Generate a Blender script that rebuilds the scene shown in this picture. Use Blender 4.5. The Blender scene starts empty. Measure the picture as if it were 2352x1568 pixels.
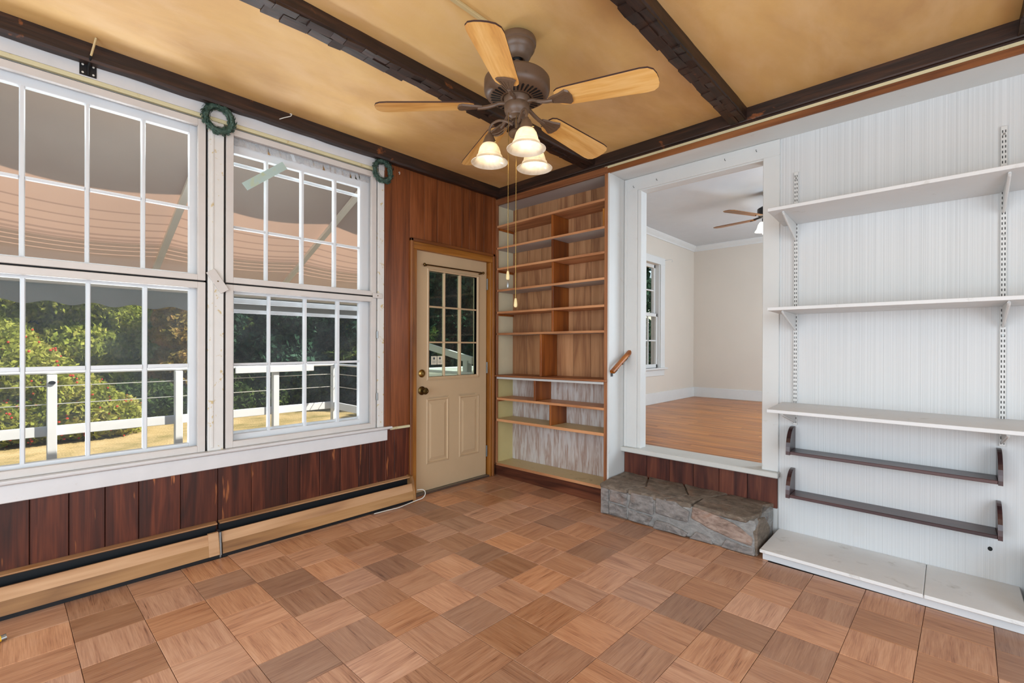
import bpy, bmesh, math, random
from mathutils import Vector, Matrix, noise
random.seed(7)
sc = bpy.context.scene
COL = sc.collection
R = math.radians
def srgb(h):
    h = h.lstrip('#'); v = [int(h[i:i+2], 16)/255 for i in (0, 2, 4)]
    return tuple((x/12.92 if x <= .04045 else ((x+.055)/1.055)**2.4) for x in v) + (1,)

# ------------------------------------------------------------------ camera
yaw, pitch, roll = R(43.306), R(-0.114), R(0.215)
fw = Vector((-math.sin(yaw)*math.cos(pitch), math.cos(yaw)*math.cos(pitch), math.sin(pitch)))
rt0 = Vector((math.cos(yaw), math.sin(yaw), 0)); up0 = rt0.cross(fw)
rt = math.cos(roll)*rt0 + math.sin(roll)*up0
up = -math.sin(roll)*rt0 + math.cos(roll)*up0
cam_d = bpy.data.cameras.new('camera'); cam = bpy.data.objects.new('camera', cam_d); COL.objects.link(cam)
cam.matrix_world = Matrix(((rt.x, up.x, -fw.x, 3.16), (rt.y, up.y, -fw.y, -3.37), (rt.z, up.z, -fw.z, 1.24), (0, 0, 0, 1)))
cam_d.sensor_width = 36; cam_d.lens = 1063.2/2352*36; cam_d.shift_y = 11.13/2352
cam_d.clip_start = .02; cam_d.clip_end = 200
sc.camera = cam
# ------------------------------------------------------------------ world, sun, daylight, exposure
wd = bpy.data.worlds.new('sky'); sc.world = wd; wd.use_nodes = True
wn = wd.node_tree.nodes; bg = wn['Background']
sky = wn.new('ShaderNodeTexSky'); sky.sky_type = 'NISHITA'; sky.sun_disc = False
sky.sun_elevation = R(48); sky.sun_rotation = R(30); sky.air_density = 1.2; sky.dust_density = 1.5
wd.node_tree.links.new(sky.outputs[0], bg.inputs[0]); bg.inputs[1].default_value = .16
def lamp(name, kind, loc, direc, energy, color, **kw):
    d = bpy.data.lights.new(name, kind); o = bpy.data.objects.new(name, d); COL.objects.link(o)
    o.location = loc; o.rotation_euler = Vector(direc).to_track_quat('-Z', 'Y').to_euler()
    d.energy = energy; d.color = color
    for k, v in kw.items(): setattr(d, k, v)
    return o
lamp('sun', 'SUN', (4, 6, 9), (-.45, -.50, -.74), 7.0, (1, .94, .85), angle=R(.7))
# daylight entering by the window openings of the two walls behind the camera, plus added fill lamps outside and in the far room
lamp('daylight_front_window', 'AREA', (2.4, -5.27, 1.28), (0, 1, -.06), 104, (.75, .88, 1), shape='RECTANGLE', size=3.2, size_y=2.2)
lamp('daylight_right_window', 'AREA', (4.87, -3.0, 1.28), (-1, 0, -.02), 74, (.75, .88, 1), shape='RECTANGLE', size=3.2, size_y=2.2)
lamp('fill_below_sills', 'AREA', (-1.75, -2.55, .02), (.82, 0, .60), 56, (.88, .94, 1), shape='RECTANGLE', size=2.6, size_y=1.2, spread=R(80))  # added lamp hidden below the sills, throws light up to the ceiling
lamp('fill_under_awning', 'AREA', (-.50, -2.55, 2.70), (.80, 0, -.60), 20, (.86, .94, 1), shape='RECTANGLE', size=2.4, size_y=.42)  # added lamp kept out of view, gives directional light from the window side
lamp('fill_far_room', 'AREA', (3.6, 2.2, 1.7), (-1, .15, .0), 96, (.72, .87, 1), shape='RECTANGLE', size=2.0, size_y=1.4)  # added lamp out of view, no opening in the wall behind it
vs = sc.view_settings; vs.view_transform = 'Standard'; vs.look = 'None'; vs.gamma = 1; vs.exposure = 0.28
vs.use_curve_mapping = False
cy = sc.cycles
cy.max_bounces = 7; cy.diffuse_bounces = 4; cy.glossy_bounces = 3; cy.transmission_bounces = 5; cy.transparent_max_bounces = 14
cy.use_adaptive_sampling = True; cy.adaptive_threshold = .02
cy.use_denoising = True; cy.sample_clamp_indirect = 6; cy.caustics_reflective = False; cy.caustics_refractive = False

# ------------------------------------------------------------------ helpers
W = {}
def finish(o, parent, org, label, cat, group, kind):
    W[o.name] = Vector(org)
    if parent is not None:
        o.parent = parent; o.location = Vector(org) - W[parent.name]
    else:
        o.location = org
    if label: o['label'] = label
    if cat: o['category'] = cat
    if group: o['group'] = group
    if kind: o['kind'] = kind
    COL.objects.link(o)
    return o
def thing(name, label=None, cat=None, loc=(0, 0, 0), group=None, kind=None, parent=None):
    return finish(bpy.data.objects.new(name, None), parent, loc, label, cat, group, kind)
def add(name, bm, mat, parent=None, label=None, cat=None, group=None, kind=None, smooth=False, org=None):
    """bm holds world coordinates; becomes ONE mesh object with its origin at the base of its box"""
    if org is None:
        xs = [v.co.x for v in bm.verts]; ys = [v.co.y for v in bm.verts]; zs = [v.co.z for v in bm.verts]
        org = ((min(xs)+max(xs))/2, (min(ys)+max(ys))/2, min(zs))
    bmesh.ops.translate(bm, verts=bm.verts[:], vec=-Vector(org))
    bmesh.ops.recalc_face_normals(bm, faces=bm.faces[:])
    me = bpy.data.meshes.new(name); bm.to_mesh(me); bm.free()
    for m in (mat if isinstance(mat, (list, tuple)) else [mat]): me.materials.append(m)
    if smooth:
        for p in me.polygons: p.use_smooth = True
        if smooth != 'all': me.set_sharp_from_angle(angle=R(40))
    return finish(bpy.data.objects.new(name, me), parent, org, label, cat, group, kind)
def N(): return bmesh.new()
def box(bm, x0, x1, y0, y1, z0, z1, bev=0, zr=None, mi=0):
    """box; zr = extra z at the x1 end (a shelf that is not quite level)"""
    vs_ = []
    for z in (z0, z1):
        for (x, y) in ((x0, y0), (x1, y0), (x1, y1), (x0, y1)):
            vs_.append(bm.verts.new((x, y, z + (zr if (zr and x == x1) else 0))))
    a = vs_; fs = []
    for q in ((0, 3, 2, 1), (4, 5, 6, 7), (0, 1, 5, 4), (1, 2, 6, 5), (2, 3, 7, 6), (3, 0, 4, 7)):
        f = bm.faces.new([a[i] for i in q]); f.material_index = mi; fs.append(f)
    if bev:
        es = {e for f in fs for e in f.edges}
        bmesh.ops.bevel(bm, geom=list(es), offset=bev, segments=1, affect='EDGES', profile=.5)
    return bm
def B(*a, **k): return box(N(), *a, **k)
def prism(bm, pts, axis, a0, a1, mi=0):
    """polygon pts (u,v) in the plane across `axis`, extruded from a0 to a1"""
    def P(u, v, a): return (a, u, v) if axis == 'x' else ((u, a, v) if axis == 'y' else (u, v, a))
    lo = [bm.verts.new(P(u, v, a0)) for u, v in pts]; hi = [bm.verts.new(P(u, v, a1)) for u, v in pts]
    n = len(pts); fs = [bm.faces.new(lo[::-1]), bm.faces.new(hi)]
    for i in range(n): fs.append(bm.faces.new((lo[i], lo[(i+1) % n], hi[(i+1) % n], hi[i])))
    for f in fs: f.material_index = mi
    return fs
def lathe(bm, prof, c, seg=32, mi=0, close=False):
    rings = []
    for r, z in prof:
        if r < 1e-5: rings.append([bm.verts.new((c[0], c[1], c[2]+z))])
        else: rings.append([bm.verts.new((c[0]+r*math.cos(2*math.pi*i/seg), c[1]+r*math.sin(2*math.pi*i/seg), c[2]+z)) for i in range(seg)])
    prs = list(zip(rings, rings[1:])) + ([(rings[-1], rings[0])] if close else [])
    for a, b in prs:
        for i in range(seg):
            j = (i+1) % seg
            if len(a) == 1 and len(b) == 1: continue
            if len(a) == 1: f = bm.faces.new((a[0], b[i], b[j]))
            elif len(b) == 1: f = bm.faces.new((a[i], a[j], b[0]))
            else: f = bm.faces.new((a[i], a[j], b[j], b[i]))
            f.material_index = mi
    return bm
def tube(bm, pts, r, seg=8, mi=0, caps=True):
    pts = [Vector(p) for p in pts]; n = len(pts); rs = r if isinstance(r, (list, tuple)) else [r]*n
    t = (pts[1]-pts[0]).normalized(); u = t.orthogonal().normalized(); rings = []
    for i, p in enumerate(pts):
        t2 = ((pts[min(i+1, n-1)]-pts[max(i-1, 0)])).normalized()
        u = (t.rotation_difference(t2) @ u); u = (u - t2*u.dot(t2)).normalized(); v = t2.cross(u); t = t2
        rings.append([bm.verts.new(p + rs[i]*(u*math.cos(2*math.pi*k/seg)+v*math.sin(2*math.pi*k/seg))) for k in range(seg)])
    for a, b in zip(rings, rings[1:]):
        for k in range(seg):
            f = bm.faces.new((a[k], a[(k+1) % seg], b[(k+1) % seg], b[k])); f.material_index = mi
    if caps:
        bm.faces.new(rings[0][::-1]).material_index = mi; bm.faces.new(rings[-1]).material_index = mi
    return bm
def dup(root, loc, rotz=None, **props):
    """copy of a thing with its parts and sub-parts (mesh data shared)"""
    r = root.copy(); COL.objects.link(r); r.location = loc; W[r.name] = Vector(loc)
    if rotz is not None: r.rotation_euler = (0, 0, rotz)
    for k, v in props.items(): r[k] = v
    for ch in list(root.children):
        c = ch.copy(); COL.objects.link(c); c.parent = r
        for g in list(ch.children):
            d = g.copy(); COL.objects.link(d); d.parent = c
    return r

# ------------------------------------------------------------------ materials
def mat_new(name):
    m = bpy.data.materials.new(name); m.use_nodes = True
    nt = m.node_tree; return m, nt, nt.nodes, nt.links, nt.nodes['Principled BSDF']
def ramp(nd, stops):
    r = nd.new('ShaderNodeValToRGB'); cr = r.color_ramp
    while len(cr.elements) < len(stops): cr.elements.new(.5)
    for e, (p, c) in zip(cr.elements, stops): e.position = p; e.color = c
    return r
def coords(nd, lk, rnd=True, obj=True):
    tc = nd.new('ShaderNodeTexCoord'); out = tc.outputs['Object' if obj else 'Generated']
    if not rnd: return out, None
    oi = nd.new('ShaderNodeObjectInfo'); mul = nd.new('ShaderNodeVectorMath'); mul.operation = 'SCALE'
    mul.inputs[0].default_value = (37, 53, 71); lk.new(oi.outputs['Random'], mul.inputs['Scale'])
    ad = nd.new('ShaderNodeVectorMath'); ad.operation = 'ADD'; lk.new(out, ad.inputs[0]); lk.new(mul.outputs[0], ad.inputs[1])
    return ad.outputs[0], oi.outputs['Random']
def mix(nd, lk, fac, a, b, mode='MIX'):
    m = nd.new('ShaderNodeMix'); m.data_type = 'RGBA'; m.blend_type = mode
    for s, v in ((m.inputs[0], fac), (m.inputs[6], a), (m.inputs[7], b)):
        if hasattr(v, 'is_linked') or hasattr(v, 'links'): lk.new(v, s)
        else: s.default_value = v
    return m.outputs[2]
def noise_n(nd, lk, vec, scale, detail=4, rough=.55, dist=0, map_scale=None):
    if map_scale:
        mp = nd.new('ShaderNodeMapping'); mp.inputs['Scale'].default_value = map_scale; lk.new(vec, mp.inputs[0]); vec = mp.outputs[0]
    n = nd.new('ShaderNodeTexNoise'); n.inputs['Scale'].default_value = scale; n.inputs['Detail'].default_value = detail
    n.inputs['Roughness'].default_value = rough; n.inputs['Distortion'].default_value = dist; lk.new(vec, n.inputs['Vector'])
    return n.outputs['Fac']
def bump_n(nd, lk, bs, h, strength, dist=.005):
    b = nd.new('ShaderNodeBump'); b.inputs['Strength'].default_value = strength; b.inputs['Distance'].default_value = dist
    lk.new(h, b.inputs['Height']); lk.new(b.outputs[0], bs.inputs['Normal'])
def wood(name, dark, mid, light, axis='z', ring=9, fine=70, rough=.42, var=.22, bump=.15, wear=None, spec=.4, knots=0, streak=.55, wearamt=.62):
    m, nt, nd, lk, bs = mat_new(name); v, rnd = coords(nd, lk)
    i = 'xyz'.index(axis)
    s1 = [ring]*3; s1[i] = ring*.11; s2 = [fine]*3; s2[i] = fine*.035
    big = noise_n(nd, lk, v, 1, 3, .5, .9, s1)
    wv = nd.new('ShaderNodeMath'); wv.operation = 'MULTIPLY'; lk.new(big, wv.inputs[0]); wv.inputs[1].default_value = 5.0
    fr = nd.new('ShaderNodeMath'); fr.operation = 'PINGPONG'; lk.new(wv.outputs[0], fr.inputs[0]); fr.inputs[1].default_value = 1
    finev = noise_n(nd, lk, v, 1, 5, .6, .3, s2)
    av = nd.new('ShaderNodeMix'); av.data_type = 'FLOAT'; av.inputs[0].default_value = streak; lk.new(fr.outputs[0], av.inputs[2]); lk.new(finev, av.inputs[3])
    r = ramp(nd, [(.18, srgb(dark)), (.5, srgb(mid)), (.82, srgb(light))]); lk.new(av.outputs[0], r.inputs[0])
    col = r.outputs[0]
    if knots:
        vo = nd.new('ShaderNodeTexVoronoi'); vo.inputs['Scale'].default_value = knots; mp = nd.new('ShaderNodeMapping')
        ks = [1.0]*3; ks[i] = .45; mp.inputs['Scale'].default_value = ks; lk.new(v, mp.inputs[0]); lk.new(mp.outputs[0], vo.inputs['Vector'])
        kr = ramp(nd, [(.05, (1, 1, 1, 1)), (.12, (0, 0, 0, 1))]); lk.new(vo.outputs['Distance'], kr.inputs[0])
        col = mix(nd, lk, kr.outputs[0], col, srgb(dark))
    if wear:
        s3 = [26]*3; s3[i] = 3.2
        wn_ = noise_n(nd, lk, v, 1, 3, .5, 0, s3)
        wr = ramp(nd, [(wearamt, (0, 0, 0, 1)), (wearamt+.06, (1, 1, 1, 1))]); lk.new(wn_, wr.inputs[0])
        col = mix(nd, lk, wr.outputs[0], col, srgb(wear))
    hsv = nd.new('ShaderNodeHueSaturation'); lk.new(col, hsv.inputs['Color'])
    mr = nd.new('ShaderNodeMapRange'); lk.new(rnd, mr.inputs[0]); mr.inputs[3].default_value = 1-var; mr.inputs[4].default_value = 1+var
    lk.new(mr.outputs[0], hsv.inputs['Value'])
    lk.new(hsv.outputs[0], bs.inputs['Base Color']); bs.inputs['Roughness'].default_value = rough
    bs.inputs['Specular IOR Level'].default_value = spec
    if bump: bump_n(nd, lk, bs, finev, bump, .002)
    return m
def paint(name, col, rough=.45, dirt=None, dscale=6, damt=.55, bump=.05, var=.03, spec=.4, bscale=60, soft=.14):
    m, nt, nd, lk, bs = mat_new(name); v, rnd = coords(nd, lk)
    n1 = noise_n(nd, lk, v, dscale, 5, .6)
    c = srgb(col); lo = tuple(x*(1-var*3) for x in c[:3])+(1,)
    out = mix(nd, lk, n1, lo, tuple(min(1, x*(1+var)) for x in c[:3])+(1,))
    if dirt:
        n2 = noise_n(nd, lk, v, dscale*1.7, 6, .65, .4)
        r = ramp(nd, [(damt, (0, 0, 0, 1)), (damt+soft, (1, 1, 1, 1))]); lk.new(n2, r.inputs[0])
        out = mix(nd, lk, r.outputs[0], out, srgb(dirt))
    lk.new(out, bs.inputs['Base Color']); bs.inputs['Roughness'].default_value = rough; bs.inputs['Specular IOR Level'].default_value = spec
    if bump: bump_n(nd, lk, bs, noise_n(nd, lk, v, bscale, 3), bump, .003)
    return m
def metal(name, col, rough=.35, met=1.0):
    m, nt, nd, lk, bs = mat_new(name); v, rnd = coords(nd, lk)
    n = noise_n(nd, lk, v, 40, 3); c = srgb(col)
    lk.new(mix(nd, lk, n, tuple(x*.8 for x in c[:3])+(1,), c), bs.inputs['Base Color'])
    bs.inputs['Roughness'].default_value = rough; bs.inputs['Metallic'].default_value = met
    return m
def glass(name, tint=(1, 1, 1, 1), haze=.05, refl=1.0, hz='#C8CCD0', smear=0):
    m, nt, nd, lk, bs = mat_new(name); nd.remove(bs)
    tr = nd.new('ShaderNodeBsdfTransparent'); tr.inputs[0].default_value = tint
    df = nd.new('ShaderNodeBsdfDiffuse'); df.inputs[0].default_value = srgb(hz)
    tl = nd.new('ShaderNodeBsdfTranslucent'); tl.inputs[0].default_value = srgb(hz)
    dt = nd.new('ShaderNodeMixShader'); dt.inputs[0].default_value = .5; lk.new(df.outputs[0], dt.inputs[1]); lk.new(tl.outputs[0], dt.inputs[2])
    gl = nd.new('ShaderNodeBsdfGlossy'); gl.inputs['Roughness'].default_value = .01
    m1 = nd.new('ShaderNodeMixShader'); v, rnd = coords(nd, lk)
    n = noise_n(nd, lk, v, 5, 6, .7); mr = nd.new('ShaderNodeMapRange'); lk.new(n, mr.inputs[0])
    mr.inputs[1].default_value = .35; mr.inputs[2].default_value = .75; mr.inputs[3].default_value = haze*.4; mr.inputs[4].default_value = haze*1.6 + smear
    lk.new(mr.outputs[0], m1.inputs[0]); lk.new(tr.outputs[0], m1.inputs[1]); lk.new(dt.outputs[0], m1.inputs[2])
    fr = nd.new('ShaderNodeFresnel'); fr.inputs[0].default_value = 1.45
    sc_ = nd.new('ShaderNodeMath'); sc_.operation = 'MULTIPLY'; lk.new(fr.outputs[0], sc_.inputs[0]); sc_.inputs[1].default_value = refl
    m2 = nd.new('ShaderNodeMixShader'); lk.new(sc_.outputs[0], m2.inputs[0]); lk.new(m1.outputs[0], m2.inputs[1]); lk.new(gl.outputs[0], m2.inputs[2])
    lk.new(m2.outputs[0], nd['Material Output'].inputs[0])
    return m
def emit(name, col, s):
    m, nt, nd, lk, bs = mat_new(name)
    bs.inputs['Base Color'].default_value = srgb(col); bs.inputs['Emission Color'].default_value = srgb(col); bs.inputs['Emission Strength'].default_value = s
    return m

M = {}
M['white'] = paint('white_trim_paint', '#D3D4D2', .4, '#B9B4A8', 4, .66)
M['wwhite'] = paint('aged_white_window_paint', '#D2D0CF', .45, '#B9AC92', 9, .68, var=.04)
M['pinkwhite'] = paint('primed_storm_frame_paint', '#CDC6C0', .5, '#B9A68E', 7, .66, var=.05)
M['sash'] = paint('white_sash_paint', '#E2E4E6', .35, None)
M['cream'] = paint('cream_strip_paint', '#CFC6A0', .5, '#B59A63', 14, .6)
M['casing_peel'] = paint('peeling_casing_paint', '#D6D3CE', .5, '#C3AE82', 12, .60, soft=.03)
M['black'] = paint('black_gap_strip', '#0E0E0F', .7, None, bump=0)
M['ceiling'] = None
M['plank'] = wood('dark_red_plank', '#210E08', '#492013', '#6B3520', 'z', 9, 75, .42, .2, .2, '#A8653A', .35, 2.2, .66, .665)
M['plank_up'] = wood('red_brown_plank', '#4A2410', '#774120', '#905530', 'z', 6, 80, .42, .11, .2, '#2E160A', .35, 0, .72, .70)
M['riser'] = wood('dark_riser_plank', '#2E1410', '#50261B', '#6A3A28', 'z', 8, 60, .5, .15, .2, None, .35, 2.5)
M['casing'] = wood('golden_brown_casing', '#6E3F15', '#9A6226', '#B57B39', 'z', 6, 50, .4, .08)
M['casingh'] = wood('golden_brown_head_casing', '#6E3F15', '#9A6226', '#B57B39', 'y', 6, 50, .4, .05)
M['casing_dk'] = wood('brown_casing_band', '#5A3016', '#7D4A24', '#94602F', 'z', 6, 50, .45, .08)
M['casing_dkh'] = wood('brown_head_band', '#5A3016', '#7D4A24', '#94602F', 'y', 6, 50, .45, .08)
M['moulding'] = wood('brown_ceiling_moulding', '#5E3319', '#87522C', '#9D673C', 'x', 5, 60, .45, .1)
M['beam_x'] = None
M['heater'] = wood('tan_heater_board', '#80583A', '#AC8159', '#C09770', 'y', 5, 45, .5, .09, .15, '#9A6B40', .3, 0, .5, .68)
M['shelf'] = wood('honey_shelf_board', '#9A6441', '#C48A5F', '#D8A274', 'x', 6, 60, .45, .12)
M['shelf_fr'] = wood('brown_bookcase_frame', '#6A3E25', '#8E5A38', '#A4704A', 'z', 6, 60, .45, .08)
M['shelf_frx'] = wood('brown_bookcase_rail', '#6A3E25', '#8E5A38', '#A4704A', 'x', 6, 60, .45, .08)
M['back'] = wood('brown_back_plank', '#86573A', '#AD7C54', '#C29067', 'z', 7, 80, .55, .13)
M['divider'] = wood('red_brown_divider', '#5A2B10', '#8A4A1C', '#A35F28', 'z', 4, 50, .35, .1)
M['wash'] = wood('whitewashed_ply', '#94705C', '#B5A79F', '#D0CAC6', 'z', 30, 130, .6, .02, .2, '#C5BFBB', .3, 0, .7, .55)
M['creamshelf'] = paint('cream_shelf_paint', '#C9B88C', .5, '#A8946A', 6, .6)
M['creamside'] = paint('cream_side_paint', '#CFC4A6', .55, '#B9A985', 9, .66)
M['greypaint'] = paint('grey_underside_paint', '#B3ACA8', .5, None)
M['toe'] = wood('dark_toe_kick', '#3A1C12', '#5B3120', '#75452F', 'x', 8, 55, .5, .05, .2, '#A88A78', .3, 0, .5, .72)
M['door'] = paint('tan_door_paint', '#C6AB88', .4, '#B0926C', 5, .7, bump=.02)
M['brass'] = metal('aged_brass', '#A98B4F', .28)
M['brassdk'] = metal('dark_brass', '#6B5631', .35)
M['steel'] = metal('grey_steel', '#9A9A98', .4)
M['glass'] = glass('window_glass', (.97, .98, .98, 1), .004, .02)
M['glass_hazy'] = glass('dusty_window_glass', (.93, .94, .94, 1), .022, .02)
M['storm'] = glass('storm_panel_film', (.98, .98, .98, 1), .003, .10, '#D8DADC')
M['doorglass'] = glass('door_glass', (.80, .90, .86, 1), .02, .5)
M['stone_mat'] = None
M['bronze'] = paint('weathered_bronze', '#614A38', .42, '#483626', 24, .58, spec=.5)
M['bladepine'] = wood('pine_blade', '#C98F48', '#E0AC60', '#EBC07C', 'x', 14, 110, .35, .05, .03, None, .5, 0, .55)
M['bladeedge'] = paint('dark_blade_edge', '#3A2420', .5)
M['dark_rack'] = wood('mahogany_rack', '#1E0F12', '#3A1F20', '#52302C', 'x', 7, 60, .28, .05, .1, None, .6)
M['dark_rackz'] = wood('mahogany_rack_end', '#1E0F12', '#3A1F20', '#52302C', 'z', 7, 60, .28, .05, .1, None, .6)
M['shelfwhite'] = paint('white_shelf_paint', '#D6D7D7', .45, '#B2AEA6', 5, .62)
M['platform'] = paint('worn_white_platform_paint', '#E6E6E4', .5, '#BDBBB5', 5, .58, var=.05)
M['metalwhite'] = paint('white_enamel', '#D5D5D3', .35, None, bump=0)
M['slot'] = paint('slot_shadow', '#4A4A4A', .7, None, bump=0)
M['wreath'] = paint('dark_green_wreath', '#364C41', .7, '#5E7567', 30, .52, bump=.3)
M['iron'] = paint('black_iron', '#101114', .45, None, bump=0)
M['wire'] = paint('white_wire', '#D6D2C8', .4, None, bump=0)
M['ivory'] = paint('ivory_knob', '#D8C38E', .3, None, bump=0)
M['sill'] = paint('grey_white_sill_paint', '#C9C9C4', .45, '#8F8E88', 12, .68)
M['bracket'] = paint('tan_painted_metal', '#C4AC7C', .4, None, bump=0)

def ceiling_mat():
    m, nt, nd, lk, bs = mat_new('ochre_mottled_ceiling'); v, _ = coords(nd, lk, False)
    n1 = noise_n(nd, lk, v, 1.6, 6, .62, .6, (1, .55, 1)); r = ramp(nd, [(.3, srgb('#C19664')), (.5, srgb('#D4A96C')), (.72, srgb('#E4BD7A'))])
    lk.new(n1, r.inputs[0]); n2 = noise_n(nd, lk, v, 5, 4, .6, .3, (1, .4, 1))
    r2 = ramp(nd, [(.45, (0, 0, 0, 1)), (.85, (1, 1, 1, 1))]); lk.new(n2, r2.inputs[0])
    lk.new(mix(nd, lk, r2.outputs[0], r.outputs[0], srgb('#E0BB8A')), bs.inputs['Base Color'])
    bs.inputs['Roughness'].default_value = .55; bs.inputs['Specular IOR Level'].default_value = .3
    bump_n(nd, lk, bs, noise_n(nd, lk, v, 90, 3), .08, .004)
    return m
M['ceiling'] = ceiling_mat()
def beam_mat(name, axis):
    m, nt, nd, lk, bs = mat_new(name); v, rnd = coords(nd, lk); i = 'xyz'.index(axis)
    s = [40]*3; s[i] = 3; n1 = noise_n(nd, lk, v, 1, 5, .6, .4, s)
    r = ramp(nd, [(.28, srgb('#120A06')), (.52, srgb('#2C1910')), (.8, srgb('#4A2D1B'))]); lk.new(n1, r.inputs[0])
    n2 = noise_n(nd, lk, v, 7, 4, .6, .5); r2 = ramp(nd, [(.66, (0, 0, 0, 1)), (.72, (1, 1, 1, 1))]); lk.new(n2, r2.inputs[0])
    lk.new(mix(nd, lk, r2.outputs[0], r.outputs[0], srgb('#7A4522')), bs.inputs['Base Color'])
    bs.inputs['Roughness'].default_value = .5; bump_n(nd, lk, bs, n1, .35, .004)
    return m
M['beam_x'] = beam_mat('dark_hewn_beam_x', 'x'); M['beam_y'] = beam_mat('dark_hewn_beam_y', 'y')
def ribbed_mat():
    m, nt, nd, lk, bs = mat_new('white_striated_panel'); v, _ = coords(nd, lk, False)
    n1 = noise_n(nd, lk, v, 1, 4, .7, 0, (190, 1, .12)); n2 = noise_n(nd, lk, v, 3, 5, .6)
    r = ramp(nd, [(.32, srgb('#C1C2C2')), (.58, srgb('#D5D6D6'))]); lk.new(n1, r.inputs[0])
    r2 = ramp(nd, [(.62, (0, 0, 0, 1)), (.8, (1, 1, 1, 1))]); lk.new(n2, r2.inputs[0])
    f = nd.new('ShaderNodeMath'); f.operation = 'MULTIPLY'; lk.new(r2.outputs[0], f.inputs[0]); f.inputs[1].default_value = .25
    lk.new(mix(nd, lk, f.outputs[0], r.outputs[0], srgb('#BDB8AE')), bs.inputs['Base Color'])
    bs.inputs['Roughness'].default_value = .5; bump_n(nd, lk, bs, n1, .5, .004)
    return m
M['ribbed'] = ribbed_mat()
def tile_mat(name, axis):
    m, nt, nd, lk, bs = mat_new(name); v, rnd = coords(nd, lk); i = 'xyz'.index(axis)
    s1 = [24]*3; s1[i] = 2.0; s2 = [260]*3; s2[i] = 9
    big = noise_n(nd, lk, v, 1, 4, .55, 1.3, s1); fine = noise_n(nd, lk, v, 1, 4, .6, .2, s2)
    av = nd.new('ShaderNodeMix'); av.data_type = 'FLOAT'; av.inputs[0].default_value = .5; lk.new(big, av.inputs[2]); lk.new(fine, av.inputs[3])
    r = ramp(nd, [(.30, srgb('#6A402A')), (.43, srgb('#B07E5F')), (.56, srgb('#C49371')), (.72, srgb('#D0A486'))]); lk.new(av.outputs[0], r.inputs[0])
    # scuffed, greyed finish with a shape of its own
    n3 = noise_n(nd, lk, v, 9, 6, .7, .6); r3 = ramp(nd, [(.55, (0, 0, 0, 1)), (.85, (1, 1, 1, 1))]); lk.new(n3, r3.inputs[0])
    f = nd.new('ShaderNodeMath'); f.operation = 'MULTIPLY'; lk.new(r3.outputs[0], f.inputs[0]); f.inputs[1].default_value = .35
    c = mix(nd, lk, f.outputs[0], r.outputs[0], srgb('#B3907C'))
    hsv = nd.new('ShaderNodeHueSaturation'); lk.new(c, hsv.inputs['Color'])
    cr = ramp(nd, [(0, (.62,)*3+(1,)), (.3, (.86,)*3+(1,)), (.7, (1.02,)*3+(1,)), (1, (1.2,)*3+(1,))]); lk.new(rnd, cr.inputs[0]); lk.new(cr.outputs[0], hsv.inputs['Value'])
    m2 = nd.new('ShaderNodeMath'); m2.operation = 'MULTIPLY'; lk.new(rnd, m2.inputs[0]); m2.inputs[1].default_value = 7.13
    fr = nd.new('ShaderNodeMath'); fr.operation = 'FRACT'; lk.new(m2.outputs[0], fr.inputs[0])
    mr = nd.new('ShaderNodeMapRange'); lk.new(fr.outputs[0], mr.inputs[0]); mr.inputs[3].default_value = .93; mr.inputs[4].default_value = 1.10; lk.new(mr.outputs[0], hsv.inputs['Saturation'])
    lk.new(hsv.outputs[0], bs.inputs['Base Color'])
    rr = nd.new('ShaderNodeMapRange'); lk.new(n3, rr.inputs[0]); rr.inputs[3].default_value = .25; rr.inputs[4].default_value = .42; lk.new(rr.outputs[0], bs.inputs['Roughness'])
    bs.inputs['Specular IOR Level'].default_value = .65; bump_n(nd, lk, bs, fine, .08, .002)
    return m
M['tile_x'] = tile_mat('oak_tile_grain_x', 'x'); M['tile_y'] = tile_mat('oak_tile_grain_y', 'y')
M['subfloor'] = paint('dark_tile_joint', '#2C1A12', .8, None, bump=0)
def stone_mat(name, a, b, c, rust=.0):
    m, nt, nd, lk, bs = mat_new(name); v, rnd = coords(nd, lk)
    n1 = noise_n(nd, lk, v, 14, 8, .68, .6, (1, 1, 2.2)); r = ramp(nd, [(.3, srgb(a)), (.52, srgb(b)), (.75, srgb(c))]); lk.new(n1, r.inputs[0])
    n2 = noise_n(nd, lk, v, 5, 5, .6, .8); r2 = ramp(nd, [(.56, (0, 0, 0, 1)), (.68, (1, 1, 1, 1))]); lk.new(n2, r2.inputs[0])
    f = nd.new('ShaderNodeMath'); f.operation = 'MULTIPLY'; lk.new(r2.outputs[0], f.inputs[0]); f.inputs[1].default_value = rust
    lk.new(mix(nd, lk, f.outputs[0], r.outputs[0], srgb('#8A5A3A')), bs.inputs['Base Color'])
    bs.inputs['Roughness'].default_value = .75; bump_n(nd, lk, bs, noise_n(nd, lk, v, 45, 8, .7), .9, .008)
    return m
M['stone'] = stone_mat('grey_fieldstone', '#565250', '#85807C', '#A7A19C', .25)
M['stone_top'] = stone_mat('brown_worn_stone', '#4C4138', '#75685A', '#978A7C', .3)
M['stone_rust'] = stone_mat('rust_streaked_stone', '#5E4A40', '#9A8578', '#B8A698', .8)
M['mortar'] = stone_mat('grey_mortar', '#70706E', '#8F8E8B', '#ACABA8', 0)
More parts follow.
